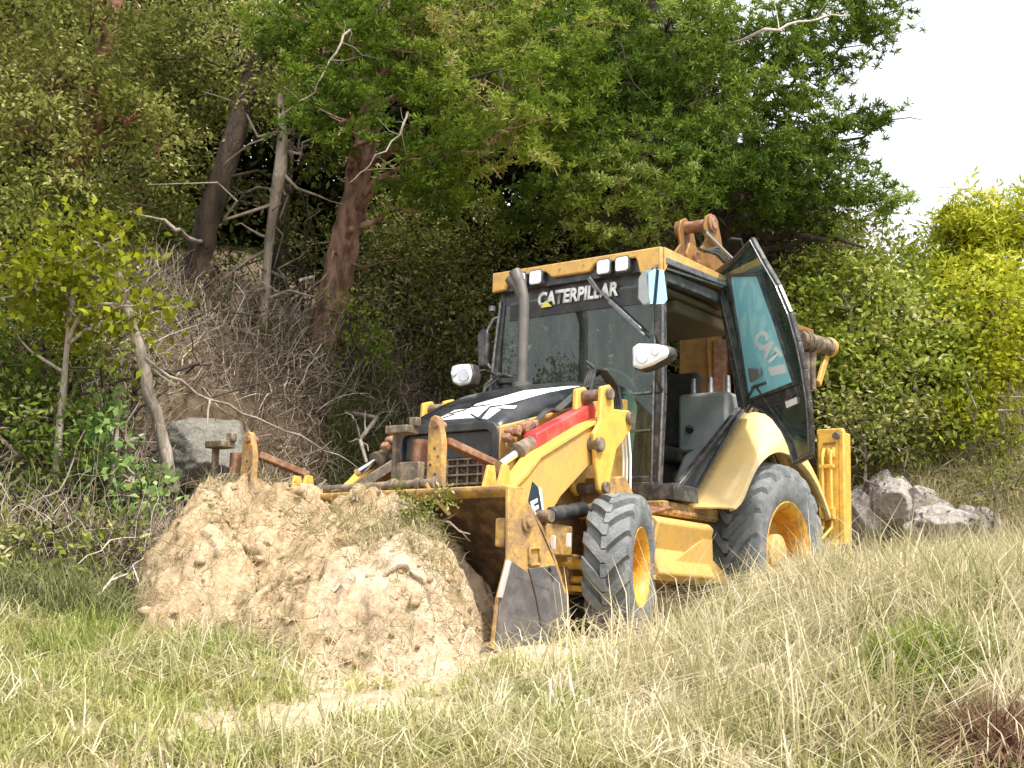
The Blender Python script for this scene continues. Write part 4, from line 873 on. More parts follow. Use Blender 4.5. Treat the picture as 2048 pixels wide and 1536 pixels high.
tag(gnd, 'dry grassy ground rising into an earth bank', None, kind='structure')
def gz(x, y, fine=True):
    s, t = to_st(np.stack([np.atleast_1d(x), np.atleast_1d(y)], -1)); return ground(s, t, fine)
def pile(s, t):
    """height of the dug soil heap above z = 0"""
    wob = 1+.55*fbm(s*1.5, t*1.5, o=4, seed=81)
    a = 1.16*np.clip(1-(np.hypot((s-8.7)/1.42, (t+1.62)/np.where(t > -1.62, 1.45, .56))*wob)**1.8, 0, 1)
    a = np.minimum(a, .85+.04*np.sin(t*5))
    b = .84*np.clip(1-(np.hypot((s-7.95)/1.05, (t+.68)/np.where(t > -.68, .66, 1.15))*wob)**1.6, 0, 1)
    c_ = .58*np.clip(1-(np.hypot((s-7.55)/.95, (t+.52)/np.where(t > -.52, .47, .9))*wob)**2.2, 0, 1)
    k = 9.; m_ = np.log(np.exp(k*a)+np.exp(k*b)+np.exp(k*c_)-2+1e-9)/k
    m_ = np.maximum(a, np.maximum(b, c_))*.6+.4*m_
    return m_
def heap_lump(s, t):
    ws = s+.10*fbm(s*5, t*5, o=3, seed=52); wt = t+.10*fbm(s*5, t*5, o=3, seed=53)
    f1, v1 = worley(ws*6, wt*6, 3); f2, v2 = worley(ws*15, wt*15, 5)
    m_ = ss((fbm(s*1.6, t*1.6, o=2, seed=66)+.10)*5)              # broken clods in places, smoother slumped clay elsewhere
    return .30*fbm(s*2.0, t*2.0, o=4, seed=51)+m_*(.10*(v1-.5)+.07*(.45-f1)+.035*(v2-.5)+.03*(.45-f2))+(1-m_)*(-.16*np.abs(fbm(s*5, t*5, o=4, seed=57)))+.05*fbm(s*17, t*17, o=3, seed=61)
def on_pile(s, t): return pile(s, t) > .04

# ============================================================ GRASS
def blades(s, t, z, L_, wdt, lean, tint, name, m_, droop=.5, parent=None, lab=None):
    n = len(s); x, y = st(s, t)
    az = rng.uniform(0, 2*np.pi, n); lx, ly = np.cos(az), np.sin(az)
    ln = lean*rng.uniform(.2, 1.6, n)
    fa = rng.uniform(0, 2*np.pi, n); wx, wy = np.cos(fa)*wdt/2, np.sin(fa)*wdt/2
    P0 = np.stack([x, y, z-.01], -1)
    h1 = L_*.55; P1 = P0+np.stack([lx*ln*h1*.5, ly*ln*h1*.5, h1*np.sqrt(np.clip(1-(ln*.5)**2, .2, 1))], -1)
    l2 = ln*(1+droop); h2 = L_*.45; P2 = P1+np.stack([lx*l2*h2, ly*l2*h2, h2*np.clip(1-l2*l2*.6, -.5, 1)], -1)
    W = np.stack([wx, wy, np.zeros(n)], -1)
    V = np.stack([P0-W, P0+W, P1-W*.8, P1+W*.8, P2-W*.12, P2+W*.12], 1).reshape(-1, 3)
    b = np.arange(n)*6
    Fc = np.stack([np.stack([b, b+1, b+3, b+2], -1), np.stack([b+2, b+3, b+5, b+4], -1)], 1).reshape(-1, 4)
    return npmesh(name, V, Fc, m_, np.repeat(tint, 2), parent=parent)
def scatter(n, s0, s1, tl, tr):
    """points uniform in area inside the viewed wedge"""
    s = np.sqrt(rng.uniform(s0*s0, s1*s1, n)); t = s*rng.uniform(tl, tr, n); return s, t
def under_machine(s, t):
    x, y = st(s, t); return (x > -1.3) & (x < 3.95) & (abs(y) < 1.25)
# colour fields (0 green, 1 straw)
def straw(s, t):
    f = .56+1.8*fbm(s*.8, t*.9, o=3, seed=21)
    f = f+.45*ss((t-.2)/1.5)-.25*ss((-t-.6)/1.2)
    return np.clip(f, 0, 1)
# short turf everywhere in front, taller dry grass on the right
s, t = scatter(195000, 4.6, 12.5, -.60, .62)
bare = ss((fbm(s*1.1, t*1.6, o=3, seed=33)+.38)*5)*np.exp(-((t+.10+.47*(7-s))/.90)**2)*ss((s-4.9)/.5)
near = pile(s+.22, t+.05)+pile(s+.1, t-.15); bare = np.maximum(bare, ss(near/.12)*.8)
ok = ~on_pile(s, t) & ~under_machine(s, t) & (rng.uniform(0, 1, len(s)) > bare*.93) & (s < toe(t)+.6)
s, t, bare = s[ok], t[ok], bare[ok]; f = straw(s, t); z = ground(s, t)
tall = ss((t-.35)/.9)*ss((10.6-s)/1.5+.3)
L_ = (.06+.07*rng.random(len(s))+.10*tall*rng.random(len(s)))*(1-.5*bare)*(1+.6*fbm(s*2, t*2, seed=8))
gsel = rng.random(len(s)) > f*.9
tint = np.clip(rng.normal(.48, .22, len(s)), 0, 1)
tag(blades(s[gsel], t[gsel], z[gsel], L_[gsel], .0085, .9, tint[gsel], 'short_green_grass', GM['green']), 'short green grass across the foreground', 'grass', kind='stuff')
g2 = ~gsel
tag(blades(s[g2], t[g2], z[g2], L_[g2]*1.25, .0075, .95, np.clip(tint[g2]+.12, 0, 1), 'dry_grass', GM['straw']), 'dry straw coloured grass across the foreground', 'grass', kind='stuff')
# long straw on the right, in tussocks
n = 125000; s, t = scatter(n, 5.2, 13.8, .02, .62)
cl = vnoise(s*2.6, t*2.6, seed=41)
ok = (t > .95+.35*np.sin(s*3)+.3*(s > 9)) & ~under_machine(s, t) & (rng.random(n) < .25+cl) & (s < 14)
x_, y_ = st(s, t); ok &= ~((y_ < 1.45) & (x_ > -1.4) & (x_ < 4.0))
s, t, cl = s[ok], t[ok], cl[ok]; z = ground(s, t)
ramp_ = ss((t-.9)/.7)
L_ = (.14+.24*rng.random(len(s))**1.5*(.5+cl))*(.3+.7*ramp_)
tag(blades(s, t, z, L_, .0062, .85, np.clip(.62+.9*fbm(s*1.5, t*1.5, seed=44)+rng.normal(0, .2, len(s)), 0, 1), 'long_dry_grass', GM['straw'], 1.0), 'long straw grass on the swell beside the rear wheel', 'long grass', kind='stuff')
def tufts(n, s0, s1, tl, tr, per, rad, L0, cond, name, lab, m_, tmean, wdt=.0075, lean=.9):
    s, t = scatter(n, s0, s1, tl, tr); tr_ = ss((fbm(s*1.1, t*1.6, o=3, seed=33)+.38)*5)*np.exp(-((t+.10+.47*(7-s))/.80)**2)*ss((s-4.9)/.5); ok = cond(s, t) & ~under_machine(s, t) & (pile(s+.25, t) < .03) & ~on_pile(s, t) & (rng.random(n) > tr_); s, t = s[ok], t[ok]; k = len(s)
    S2 = np.repeat(s, per)+rng.normal(0, rad, k*per); T2 = np.repeat(t, per)+rng.normal(0, rad, k*per)
    tm = np.repeat(np.clip(rng.normal(tmean, .25, k), 0, 1), per)+rng.normal(0, .12, k*per); sz = np.repeat(rng.uniform(.6, 1.3, k), per)
    return tag(blades(S2, T2, ground(S2, T2), L0*sz*rng.uniform(.5, 1.1, k*per), wdt, lean, np.clip(tm, 0, 1), name, m_, 1.0), lab, 'grass tufts', kind='stuff')
tufts(3700, 4.8, 9.5, -.60, .14, 30, .03, .17, lambda s, t: (s < toe(t)) & (t < .4), 'field_tufts', 'small green and yellow grass tufts on the left of the field', GM['green'], .68)
tufts(1700, 4.8, 9.5, -.40, .60, 30, .03, .24, lambda s, t: (s < toe(t)) & (t > -.9) & ~((t > -.5) & (t < .95) & (s > 6.5)), 'straw_tufts', 'small straw tufts across the middle of the field', GM['straw'], .75)
tufts(2300, 5.0, 12.5, .06, .62, 34, .04, .44, lambda s, t: (t > .8) & ~((t < 1.25) & (s > 7.2)), 'tall_straw_tufts', 'tall arching straw tufts on the right of the field', GM['straw'], .62, .0075, .8)
tufts(1200, 5.0, 12.5, .06, .62, 34, .035, .30, lambda s, t: (t > .8) & (fbm(s*.9, t*.9, o=3, seed=63) > -.03), 'tall_green_tufts', 'tall green tufts among the straw on the right', GM['green'], .45, .0075, .8)
n = 24000; s, t = scatter(n, 4.7, 9.5, -.60, .62); tr_ = ss((fbm(s*1.1, t*1.6, o=3, seed=33)+.38)*5)*np.exp(-((t+.10+.47*(7-s))/.80)**2); ok = (fbm(s*1.4, t*1.4, o=3, seed=47) > -.05) & ~on_pile(s, t) & ~under_machine(s, t) & (rng.random(n) > .7*tr_); s, t = s[ok], t[ok]
tag(blades(s, t, ground(s, t)+rng.uniform(.02, .12, len(s)), .10+.16*rng.random(len(s)), .0065, 1.7, np.clip(rng.normal(.8, .15, len(s)), 0, 1), 'matted_straw', GM['straw'], .2), 'flattened pale straw lying across the field', 'straw', kind='stuff')
tufts(900, 7.6, 9.3, -.44, -.24, 40, .05, .34, lambda s, t: (s < toe(t)+.5), 'herb_tufts', 'soft grey green weeds at the foot of the left thicket', GM['herb'], .5, .009, .6)
# a few tall bent stalks with seed heads
n = 520; s, t = scatter(n, 5.4, 10.5, -.02, .44); ok = (t > .25) & ~under_machine(s, t); s, t = s[ok], t[ok]; z = ground(s, t)
tag(blades(s, t, z, .38+.35*rng.random(len(s)), .007, .55, np.clip(rng.normal(.8, .12, len(s)), 0, 1), 'tall_grass_stalks', GM['straw'], 1.3), 'tall pale grass stalks standing above the dry grass', 'grass stalks', kind='stuff')
# rough grass in front of the left thicket and round the heap foot
n = 30000; s, t = scatter(n, 6.6, 9.8, -.48, -.05); ok = (~on_pile(s, t)) & (s < toe(t)+1.2) & (t < -.9); s, t = s[ok], t[ok]; z = ground(s, t)
tag(blades(s, t, z, .10+.16*rng.random(len(s)), .007, .7, np.clip(rng.normal(.5, .22, len(s)), 0, 1), 'rough_grass', GM['green'], .9), 'rough green grass at the foot of the thicket', 'rough grass', kind='stuff')
def hit(px, py, d0=7.0, d1=22.0):
    d = np.arange(d0, d1, .03); P = CAM+ray(px, py)[None]*d[:, None]; s, t = to_st(P); g = ground(s, t)
    i = np.argmax(P[:, 2] < g); return P[i] if (P[:, 2] < g).any() else at(px, py, d1)
def tussock(px, py, d, name, lab, cat, m_, n, rad, L0, w_=.008, lean=.7, grp=None):
    p = hit(px, py, 4.6); s0, t0 = to_st(p); r_ = rad*np.sqrt(rng.random(n)); a = rng.uniform(0, 6.283, n)
    s = s0+r_*np.cos(a); t = t0+r_*np.sin(a); z = ground(s, t)
    tag(blades(s, t, z, L0*(1-.4*r_/rad)*rng.uniform(.5, 1.1, n), w_, lean, np.clip(rng.normal(.5, .25, n), 0, 1), name, m_, .8), lab, cat, grp)
tussock(1850, 1400, 6.3, 'grass_tussock', 'bright green grass tussock amid the dry grass at the right', 'grass tussock', GM['tuft'], 4200, .30, .42, .009, .8)
tussock(1990, 1530, 5.6, 'russet_plant', 'reddish brown withered plant in the bottom right corner', 'withered plant', GM['redtuft'], 2600, .17, .34, .008, .9)
tussock(1090, 1500, 5.5, 'grass_tussock', 'green grass tussock in the foreground below the bucket', 'grass tussock', GM['green'], 700, .34, .17)

# ============================================================ SOIL HEAP
a = np.arange(6.0, 10.6, .016); b = np.arange(-3.0, .6, .016); A_, B_ = np.meshgrid(a, b, indexing='ij')
h = pile(A_, B_); edge = ss(h/.25)
lump = heap_lump(A_, B_)
H = ground(A_, B_, False)*np.clip(1-h/.3, 0, 1)+h+lump*edge-.03*(1-edge)
w1, q1 = worley(A_*9, B_*9, 21); DA = .16*fbm(A_*3.5, B_*3.5, o=4, seed=91)+.05*(q1-.5)+.05*fbm(A_*14, B_*14, o=2, seed=95); DB = .16*fbm(A_*3.5, B_*3.5, o=4, seed=92)+.05*(.5-w1)+.05*fbm(A_*14, B_*14, o=2, seed=96)
X, Y = st(A_+DA*edge, B_+DB*edge-.03*edge)
H = np.where((h < .015), -1.0, H)
x_, y_ = X, Y
# keep the heap out of the bucket's steel: it lies in front of and inside the mouth
inside = (x_ < 3.36) & (abs(y_) < 1.3)
na, nb = A_.shape; ii, jj = np.meshgrid(np.arange(na-1), np.arange(nb-1), indexing='ij'); b0 = (ii*nb+jj).ravel()
fcs = np.stack([b0, b0+nb, b0+nb+1, b0+1], -1)
keep = (h.ravel()[fcs].max(1) > .012) & ~(inside.ravel()[fcs].any(1))
plate = ((x_ > 3.1) & (x_ < 3.95) & (y_ > 1.10) & (y_ < 1.30)).ravel()
PV = np.stack([X, Y, np.where(h < .015, ground(A_, B_, False)-.05, H)], -1).reshape(-1, 3)
PV[plate, 2] = np.minimum(PV[plate, 2], .05)
used, inv_ = np.unique(fcs[keep], return_inverse=True)
heap = npmesh('soil_heap', PV[used], inv_.reshape(-1, 4), M['soil'], smooth=True)
heap.data.materials.append(M['soil2'])
cen = PV[fcs[keep]].mean(1); cs_, ct_ = to_st(cen); pale = fbm(cs_*1.6, ct_*1.6, o=4, seed=71)+.35*(ct_+.75) > .05
heap.data.polygons.foreach_set('material_index', pale.astype(np.int32))
tag(heap, 'heap of freshly dug yellow clay in front of the loader bucket', 'soil heap')
def heap_z(s, t):
    h = pile(s, t); e = ss(h/.25)
    return np.where(h > .02, ground(s, t, False)*np.clip(1-h/.3, 0, 1)+h+e*heap_lump(s, t), ground(s, t))
# crumbs of soil
def clods(n, s, t, z, size, name, lab, cat, m_, seed=1, squash=.7):
    r_ = np.random.default_rng(seed)
    ico = np.array([(0, 0, 1), (.89, 0, .45), (.28, .85, .45), (-.72, .53, .45), (-.72, -.53, .45), (.28, -.85, .45), (.72, .53, -.45), (-.28, .85, -.45), (-.89, 0, -.45), (-.28, -.85, -.45), (.72, -.53, -.45), (0, 0, -1)])
    fc = np.array([(0, 1, 2), (0, 2, 3), (0, 3, 4), (0, 4, 5), (0, 5, 1), (1, 6, 2), (2, 7, 3), (3, 8, 4), (4, 9, 5), (5, 10, 1), (2, 6, 7), (3, 7, 8), (4, 8, 9), (5, 9, 10), (1, 10, 6), (11, 7, 6), (11, 8, 7), (11, 9, 8), (11, 10, 9), (11, 6, 10)])
    x, y = st(s, t); V = ico[None]*r_.uniform(.35, 1.3, (n, 12, 1))
    a = r_.uniform(0, 6.28, n); c, sn = np.cos(a)[:, None], np.sin(a)[:, None]
    sx = size[:, None]*r_.uniform(.7, 1.5, (n, 1))
    vx = (V[..., 0]*sx*c-V[..., 1]*size[:, None]*sn)+x[:, None]; vy = (V[..., 0]*sx*sn+V[..., 1]*size[:, None]*c)+y[:, None]; vz = V[..., 2]*size[:, None]*squash+z[:, None]
    return tag(npmesh(name, np.stack([vx, vy, vz], -1).reshape(-1, 3), (fc[None]+np.arange(n)[:, None, None]*12).reshape(-1, 3), m_), lab, cat, kind='stuff')
n = 3500; s = rng.uniform(6.3, 9.6, n); t = rng.uniform(-3.0, .75, n); x_, y_ = st(s, t)
ok = (pile(s, t) > .01) & ~((x_ < 3.9) & (abs(y_) < 1.3) & (x_ > 2.9)) ; s, t = s[ok], t[ok]
clods(len(s), s, t, heap_z(s, t)-.008, .005+.035*rng.random(len(s))**5, 'soil_clods', 'crumbs and clods of clay scattered over the soil heap', 'soil clods', M['soil'], 3, .9)
n = 16000; s = rng.uniform(5.4, 9.2, n); t = rng.uniform(-3.0, .6, n); pn = pile(s+.35, t)+pile(s+.15, t-.2)+pile(s+.1, t+.2); ok = (~on_pile(s, t)) & (rng.random(n) < .10*np.exp(-((t+.06+.47*(7-s))/.5)**2)+.9*ss(pn/.35)); s, t = s[ok], t[ok]
clods(len(s), s, t, ground(s, t), .004+.022*rng.random(len(s))**4, 'spilled_clods', 'small spilled clods on the bare ground before the heap', 'soil clods', M['soil2'], 4)

# ============================================================ TWIGS, ROOTS, STRAW LITTER
def twig_stuff(P, L_, rad, name, lab, cat, m_, seed=1, up=.2, tangent=None, curl=.35, seg=5):
    r_ = np.random.default_rng(seed); n = len(P)
    d = r_.normal(0, 1, (n, 3)); d[:, 2] = np.abs(d[:, 2])*up+.05*r_.normal(size=n)
    if tangent is not None: d = d*.6+tangent
    d /= np.linalg.norm(d, axis=1)[:, None]
    pts = [P]; 
    for k in range(seg):
        d = d+r_.normal(0, curl, (n, 3)); d[:, 2] -= .04; d /= np.linalg.norm(d, axis=1)[:, None]
        pts.append(pts[-1]+d*(L_/seg)[:, None])
    pts = np.stack(pts, 1)                                    # n, seg+1, 3
    rr = rad[:, None]*np.linspace(1, .35, seg+1)[None]
    a = [0, 2.1, 4.2]; ring_ = []
    u_ = np.array([VR, VU, -VD])
    for q in a:
        off = math.cos(q)*VR+math.sin(q)*VD+math.cos(q*1.0+1.57)*VU
        off = off/np.linalg.norm(off)
        ring_.append(pts+off[None, None]*rr[..., None])
    V = np.stack(ring_, 2)                                    # n, seg+1, 3, 3
    b = (np.arange(n)*(seg+1)*3)[:, None, None]+(np.arange(seg)*3)[None, :, None]+np.arange(3)[None, None]
    b2 = (np.arange(n)*(seg+1)*3)[:, None, None]+(np.arange(seg)*3)[None, :, None]+((np.arange(3)+1) % 3)[None, None]
    Fc = np.stack([b, b2, b2+3, b+3], -1).reshape(-1, 4)
    tint = np.repeat(np.clip(r_.normal(.5, .25, n), 0, 1), seg*3)
    return tag(npmesh(name, V.reshape(-1, 3), Fc, m_, tint), lab, cat, kind='stuff')
def on_ground(s, t, dz=0): x, y = st(s, t); return np.stack([x, y, ground(s, t)+dz], -1)
# the matted brown bank
n = 36000; s = rng.uniform(8.6, 14.5, n); t = rng.uniform(-5.6, 1.2, n); d_ = s-toe(t); ok = (d_ > -.1) & (d_ < 3.4); s, t = s[ok], t[ok]
_P = on_ground(s, t)-CAM; _d = _P@VD; _px = 1024+F*(_P@VR)/_d; _py = 768-F*(_P@VU)/_d
ok = ~((_px > 315) & (_px < 490) & (_py > 800) & (rng.random(len(s)) < .9)); s, t = s[ok], t[ok]
twig_stuff(on_ground(s, t, .02), rng.uniform(.12, .7, len(s)), .0025+.009*rng.random(len(s))**3, 'bank_twigs', 'mat of dry twigs and roots hanging over the earth bank', 'dry twigs', GM['twig'], 5, .9, tangent=-.35*FW[None]+np.array([[0, 0, -.1]]))
n = 9000; s = rng.uniform(7.9, 10.4, n); t = rng.uniform(-5.2, -2.0, n)
ok = (s < toe(t)+1.6) & (s > 8.1) ; s, t = s[ok], t[ok]
twig_stuff(on_ground(s, t, .02)+np.stack([0*s, 0*s, rng.uniform(0, .55, len(s))], -1), rng.uniform(.15, .65, len(s)), .0015+.005*rng.random(len(s))**2, 'thicket_twigs', 'tangle of bare twigs in the thicket left of the heap', 'dry twigs', GM['twig'], 6, 1.2)
n = 19000; s = rng.uniform(6.5, 9.2, n); t = rng.uniform(-2.9, .65, n); x_, y_ = st(s, t); ok = (pile(s, t) > .02) & ~((x_ < 3.95) & (abs(y_) < 1.3)); s, t = s[ok], t[ok]; x, y = st(s, t)
twig_stuff(np.stack([x, y, heap_z(s, t)+.005], -1), rng.uniform(.03, .20, len(s)), rng.uniform(.0010, .0032, len(s)), 'heap_roots', 'torn roots and straw mixed into the soil heap', 'roots', GM['straw'], 7, .35)
# sod thrown on the heap with dry grass
n = 3000; r_ = rng.normal(0, 1, (n, 2)); s = 7.75+.24*r_[:, 0]-.0*r_[:, 1]; t = -.52+.19*r_[:, 1]; x, y = st(s, t); ok = ~((x < 3.9) & (abs(y) < 1.25)) & (pile(s, t) > .05); s, t = s[ok], t[ok]
tag(blades(s, t, heap_z(s, t), .05+.09*rng.random(len(s)), .006, 1.1, np.clip(rng.normal(.62, .2, len(s)), 0, 1), 'turf_sod', GM['straw'], .9), 'clump of uprooted dry turf lying on top of the heap by the bucket', 'turf sod', kind='stuff')

# ============================================================ ROCKS
def rock(c, r_, name, lab, cat, m_, seed, rot=0, group=None, res=60, amp=.35, cuts=22):
    th = np.linspace(0, np.pi, res); ph = np.linspace(0, 2*np.pi, res*2, endpoint=False); T2, P2 = np.meshgrid(th, ph, indexing='ij')
    D = np.stack([np.sin(T2)*np.cos(P2), np.sin(T2)*np.sin(P2), np.cos(T2)], -1)
    k = 1+amp*fbm(D[..., 0]*1.6+seed, D[..., 1]*1.6, D[..., 2]*1.6, o=5, seed=seed)*2
    rg = np.random.default_rng(seed)
    for q in range(cuts):                                       # chop planes for facets
        v = rg.normal(size=3); v /= np.linalg.norm(v); lim = rg.uniform(.60, .95); dot = D@v
        k = np.where(dot*k > lim, lim/np.maximum(dot, .2), k)
    k = k+.10*fbm(D[..., 0]*7, D[..., 1]*7, D[..., 2]*7, o=5, seed=seed+5)-.08*np.abs(fbm(D[..., 0]*4, D[..., 1]*4, D[..., 2]*4, o=3, seed=seed+8))
    V = D*k[..., None]*np.array(r_); cr, sr = math.cos(rot), math.sin(rot)
    V = np.stack([V[..., 0]*cr-V[..., 1]*sr, V[..., 0]*sr+V[..., 1]*cr, V[..., 2]], -1)+np.array(c)
    n0, n1 = T2.shape; i, j = np.meshgrid(np.arange(n0-1), np.arange(n1), indexing='ij')
    Fc = np.stack([i*n1+j, (i+1)*n1+j, (i+1)*n1+(j+1) % n1, i*n1+(j+1) % n1], -1).reshape(-1, 4)
    return tag(npmesh(name, V.reshape(-1, 3), Fc, m_, smooth=True), lab, cat, group)
def rock_at(px, py, d, r_, *a, sink=0., **k):
    p = hit(px, py+25, max(7.0, d-2.5)) if d > 8 else at(px, py, d)
    if d > 11: p = at(px, py, float((p-CAM)@VD)-.05); return rock((p[0], p[1], p[2]-sink), r_, *a, **k)
rock_at(868, 1103, 7.35, (.10, .20, .055), 'rock_slab', 'pale flat slab lying on the heap just in front of the bucket mouth', 'rock', M['slab'], 3, rot=2.2)
rock_at(830, 1072, 7.5, (.06, .09, .05), 'rock_slab', 'smaller pale stone touching the upper end of the flat slab', 'rock', M['slab'], 9, rot=1.0)
rock_at(1798, 1010, 12.6, (.34, .30, .30), 'rock', 'largest pale grey boulder on the bank right of the stabiliser', 'rock', M['rock'], 12, rot=.5, group='boulders on the right bank')
rock_at(1738, 1040, 12.2, (.30, .28, .32), 'rock', 'low grey boulder nearest the yellow stabiliser', 'rock', M['rock'], 13, rot=1.5, group='boulders on the right bank')
rock_at(1905, 1050, 12.4, (.38, .32, .22), 'rock', 'low grey boulder half hidden in grass right of the largest boulder', 'rock', M['rock'], 14, rot=2.5, group='boulders on the right bank')
rock_at(1968, 1048, 12.3, (.19, .17, .18), 'rock', 'small whitish stone at the far right end of the boulders', 'rock', M['rock'], 15, rot=.3, group='boulders on the right bank')
rock_at(1845, 1065, 11.9, (.20, .18, .18), 'rock', 'small stone in the grass below the largest boulder', 'rock', M['rock'], 16, rot=.9, group='boulders on the right bank')
for q, (px, py, a_, b_, lab) in enumerate(((1765, 985, .22, .25, 'pale jagged stone leaning on the left flank of the largest boulder'), (1845, 1010, .20, .24, 'pale jagged stone just right of the largest boulder'), (1720, 1000, .16, .2, 'pale stone set high beside the stabiliser'), (1940, 1035, .15, .13, 'pale stone between the half hidden boulder and the whitish one'), (1880, 1020, .14, .12, 'small jagged stone above the half hidden boulder'))):
    rock_at(px, py, 12, (a_, a_*.9, b_), 'rock', lab, 'rock', M['rock'], 40+q, rot=q*1.1, group='boulders on the right bank', amp=.5)
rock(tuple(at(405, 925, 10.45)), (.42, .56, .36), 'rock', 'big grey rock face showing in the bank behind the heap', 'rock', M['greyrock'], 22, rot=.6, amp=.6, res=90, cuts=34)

# ============================================================ TREES AND BUSHES
def leaves(C0, N0, n_per, sig, ln, wd, tintc, seed, flat=.45, tj=.16):
    """C0 cluster centres, N0 cluster normals -> verts, faces, tint"""
    r_ = np.random.default_rng(seed); n = len(C0); m_ = n*n_per
    u = np.cross(N0, r_.normal(size=(n, 3))); u /= np.linalg.norm(u, axis=1)[:, None]; v = np.cross(N0, u)
    a = r_.normal(size=(n, n_per, 3)); a[..., 2] *= flat
    sg = sig if np.ndim(sig) else np.full(n, sig)
    off = (a[..., 0:1]*u[:, None]+a[..., 1:2]*v[:, None]+a[..., 2:3]*N0[:, None])*sg[:, None, None]
    P = (C0[:, None]+off).reshape(m_, 3)
    d = off.reshape(m_, 3); d = d/np.maximum(np.linalg.norm(d, axis=1)[:, None], 1e-6)+r_.normal(0, .7, (m_, 3)); d /= np.linalg.norm(d, axis=1)[:, None]
    nn = np.repeat(N0, n_per, 0)+r_.normal(0, .65, (m_, 3)); sd_ = np.cross(d, nn); sd_ /= np.maximum(np.linalg.norm(sd_, axis=1)[:, None], 1e-6); up_ = np.cross(sd_, d)
    L_ = ln*r_.uniform(.6, 1.35, m_)[:, None]; W = wd*r_.uniform(.7, 1.3, m_)[:, None]
    V = np.stack([P-d*L_*.5, P+sd_*W*.5+up_*W*.18, P+d*L_*.5, P-sd_*W*.5+up_*W*.18], 1).reshape(-1, 3)
    b = np.arange(m_)*4; Fc = np.stack([b, b+1, b+2, b+3], -1)
    ti = np.clip(np.repeat(tintc, n_per)+r_.normal(0, tj, m_), 0, 1)
    return V, Fc, ti
def needles(C0, N0, n_per, rad, ln, wd, tintc, seed, tj=.12):
    r_ = np.random.default_rng(seed); n = len(C0); m_ = n*n_per
    d = r_.normal(size=(m_, 3))*np.array([1, 1, .8]); d[:, 2] += .35; d /= np.linalg.norm(d, axis=1)[:, None]
    P = np.repeat(C0, n_per, 0)+d*(np.repeat(rad, n_per)*r_.uniform(.15, 1.0, m_))[:, None]
    sd_ = np.cross(d, r_.normal(size=(m_, 3))); sd_ /= np.linalg.norm(sd_, axis=1)[:, None]
    L_ = ln*r_.uniform(.6, 1.3, m_)[:, None]; W = wd*r_.uniform(.7, 1.3, m_)[:, None]
    V = np.stack([P-d*L_*.5-sd_*W*.3, P-d*L_*.5+sd_*W*.3, P+d*L_*.5+sd_*W*.5, P+d*L_*.5-sd_*W*.5], 1).reshape(-1, 3)
    b = np.arange(m_)*4; ti = np.clip(np.repeat(tintc, n_per)+r_.normal(0, tj, m_), 0, 1)
    return V, np.stack([b, b+1, b+2, b+3], -1), ti
def blobs_to_clusters(blobs, dens, r_, shell=.55):
    Cs, Ns = [], []
    for (c, rad) in blobs:
        rad = np.array(rad if np.ndim(rad) else (rad,)*3, float)
        k = max(3, int(dens*4*(rad.prod())**(2/3)))
        D = r_.normal(size=(k, 3)); D /= np.linalg.norm(D, axis=1)[:, None]
        rr = r_.uniform(shell, 1, k)**.6
        jit = 1+.5*(vnoise(D[:, 0]*2+c[0]*3, D[:, 1]*2+c[1]*3, D[:, 2]*2+c[2], seed=5)-.5)
        Cs.append(np.array(c)+D*rad*(rr*jit)[:, None]); n_ = D*.7+np.array([0, 0, .7])+r_.normal(0, .25, (k, 3)); Ns.append(n_/np.linalg.norm(n_, axis=1)[:, None])
    return np.concatenate(Cs), np.concatenate(Ns)
def noise_path(a, b, k, amp, r_, sag=0):
    a = np.array(a, float); b = np.array(b, float); f = np.linspace(0, 1, k)[:, None]
    p = a+(b-a)*f; j = r_.normal(0, amp*np.linalg.norm(b-a), (k, 3)); j[0] = j[-1] = 0
    p += j; p[:, 2] += -sag*np.sin(f[:, 0]*np.pi); return p
TR = {}
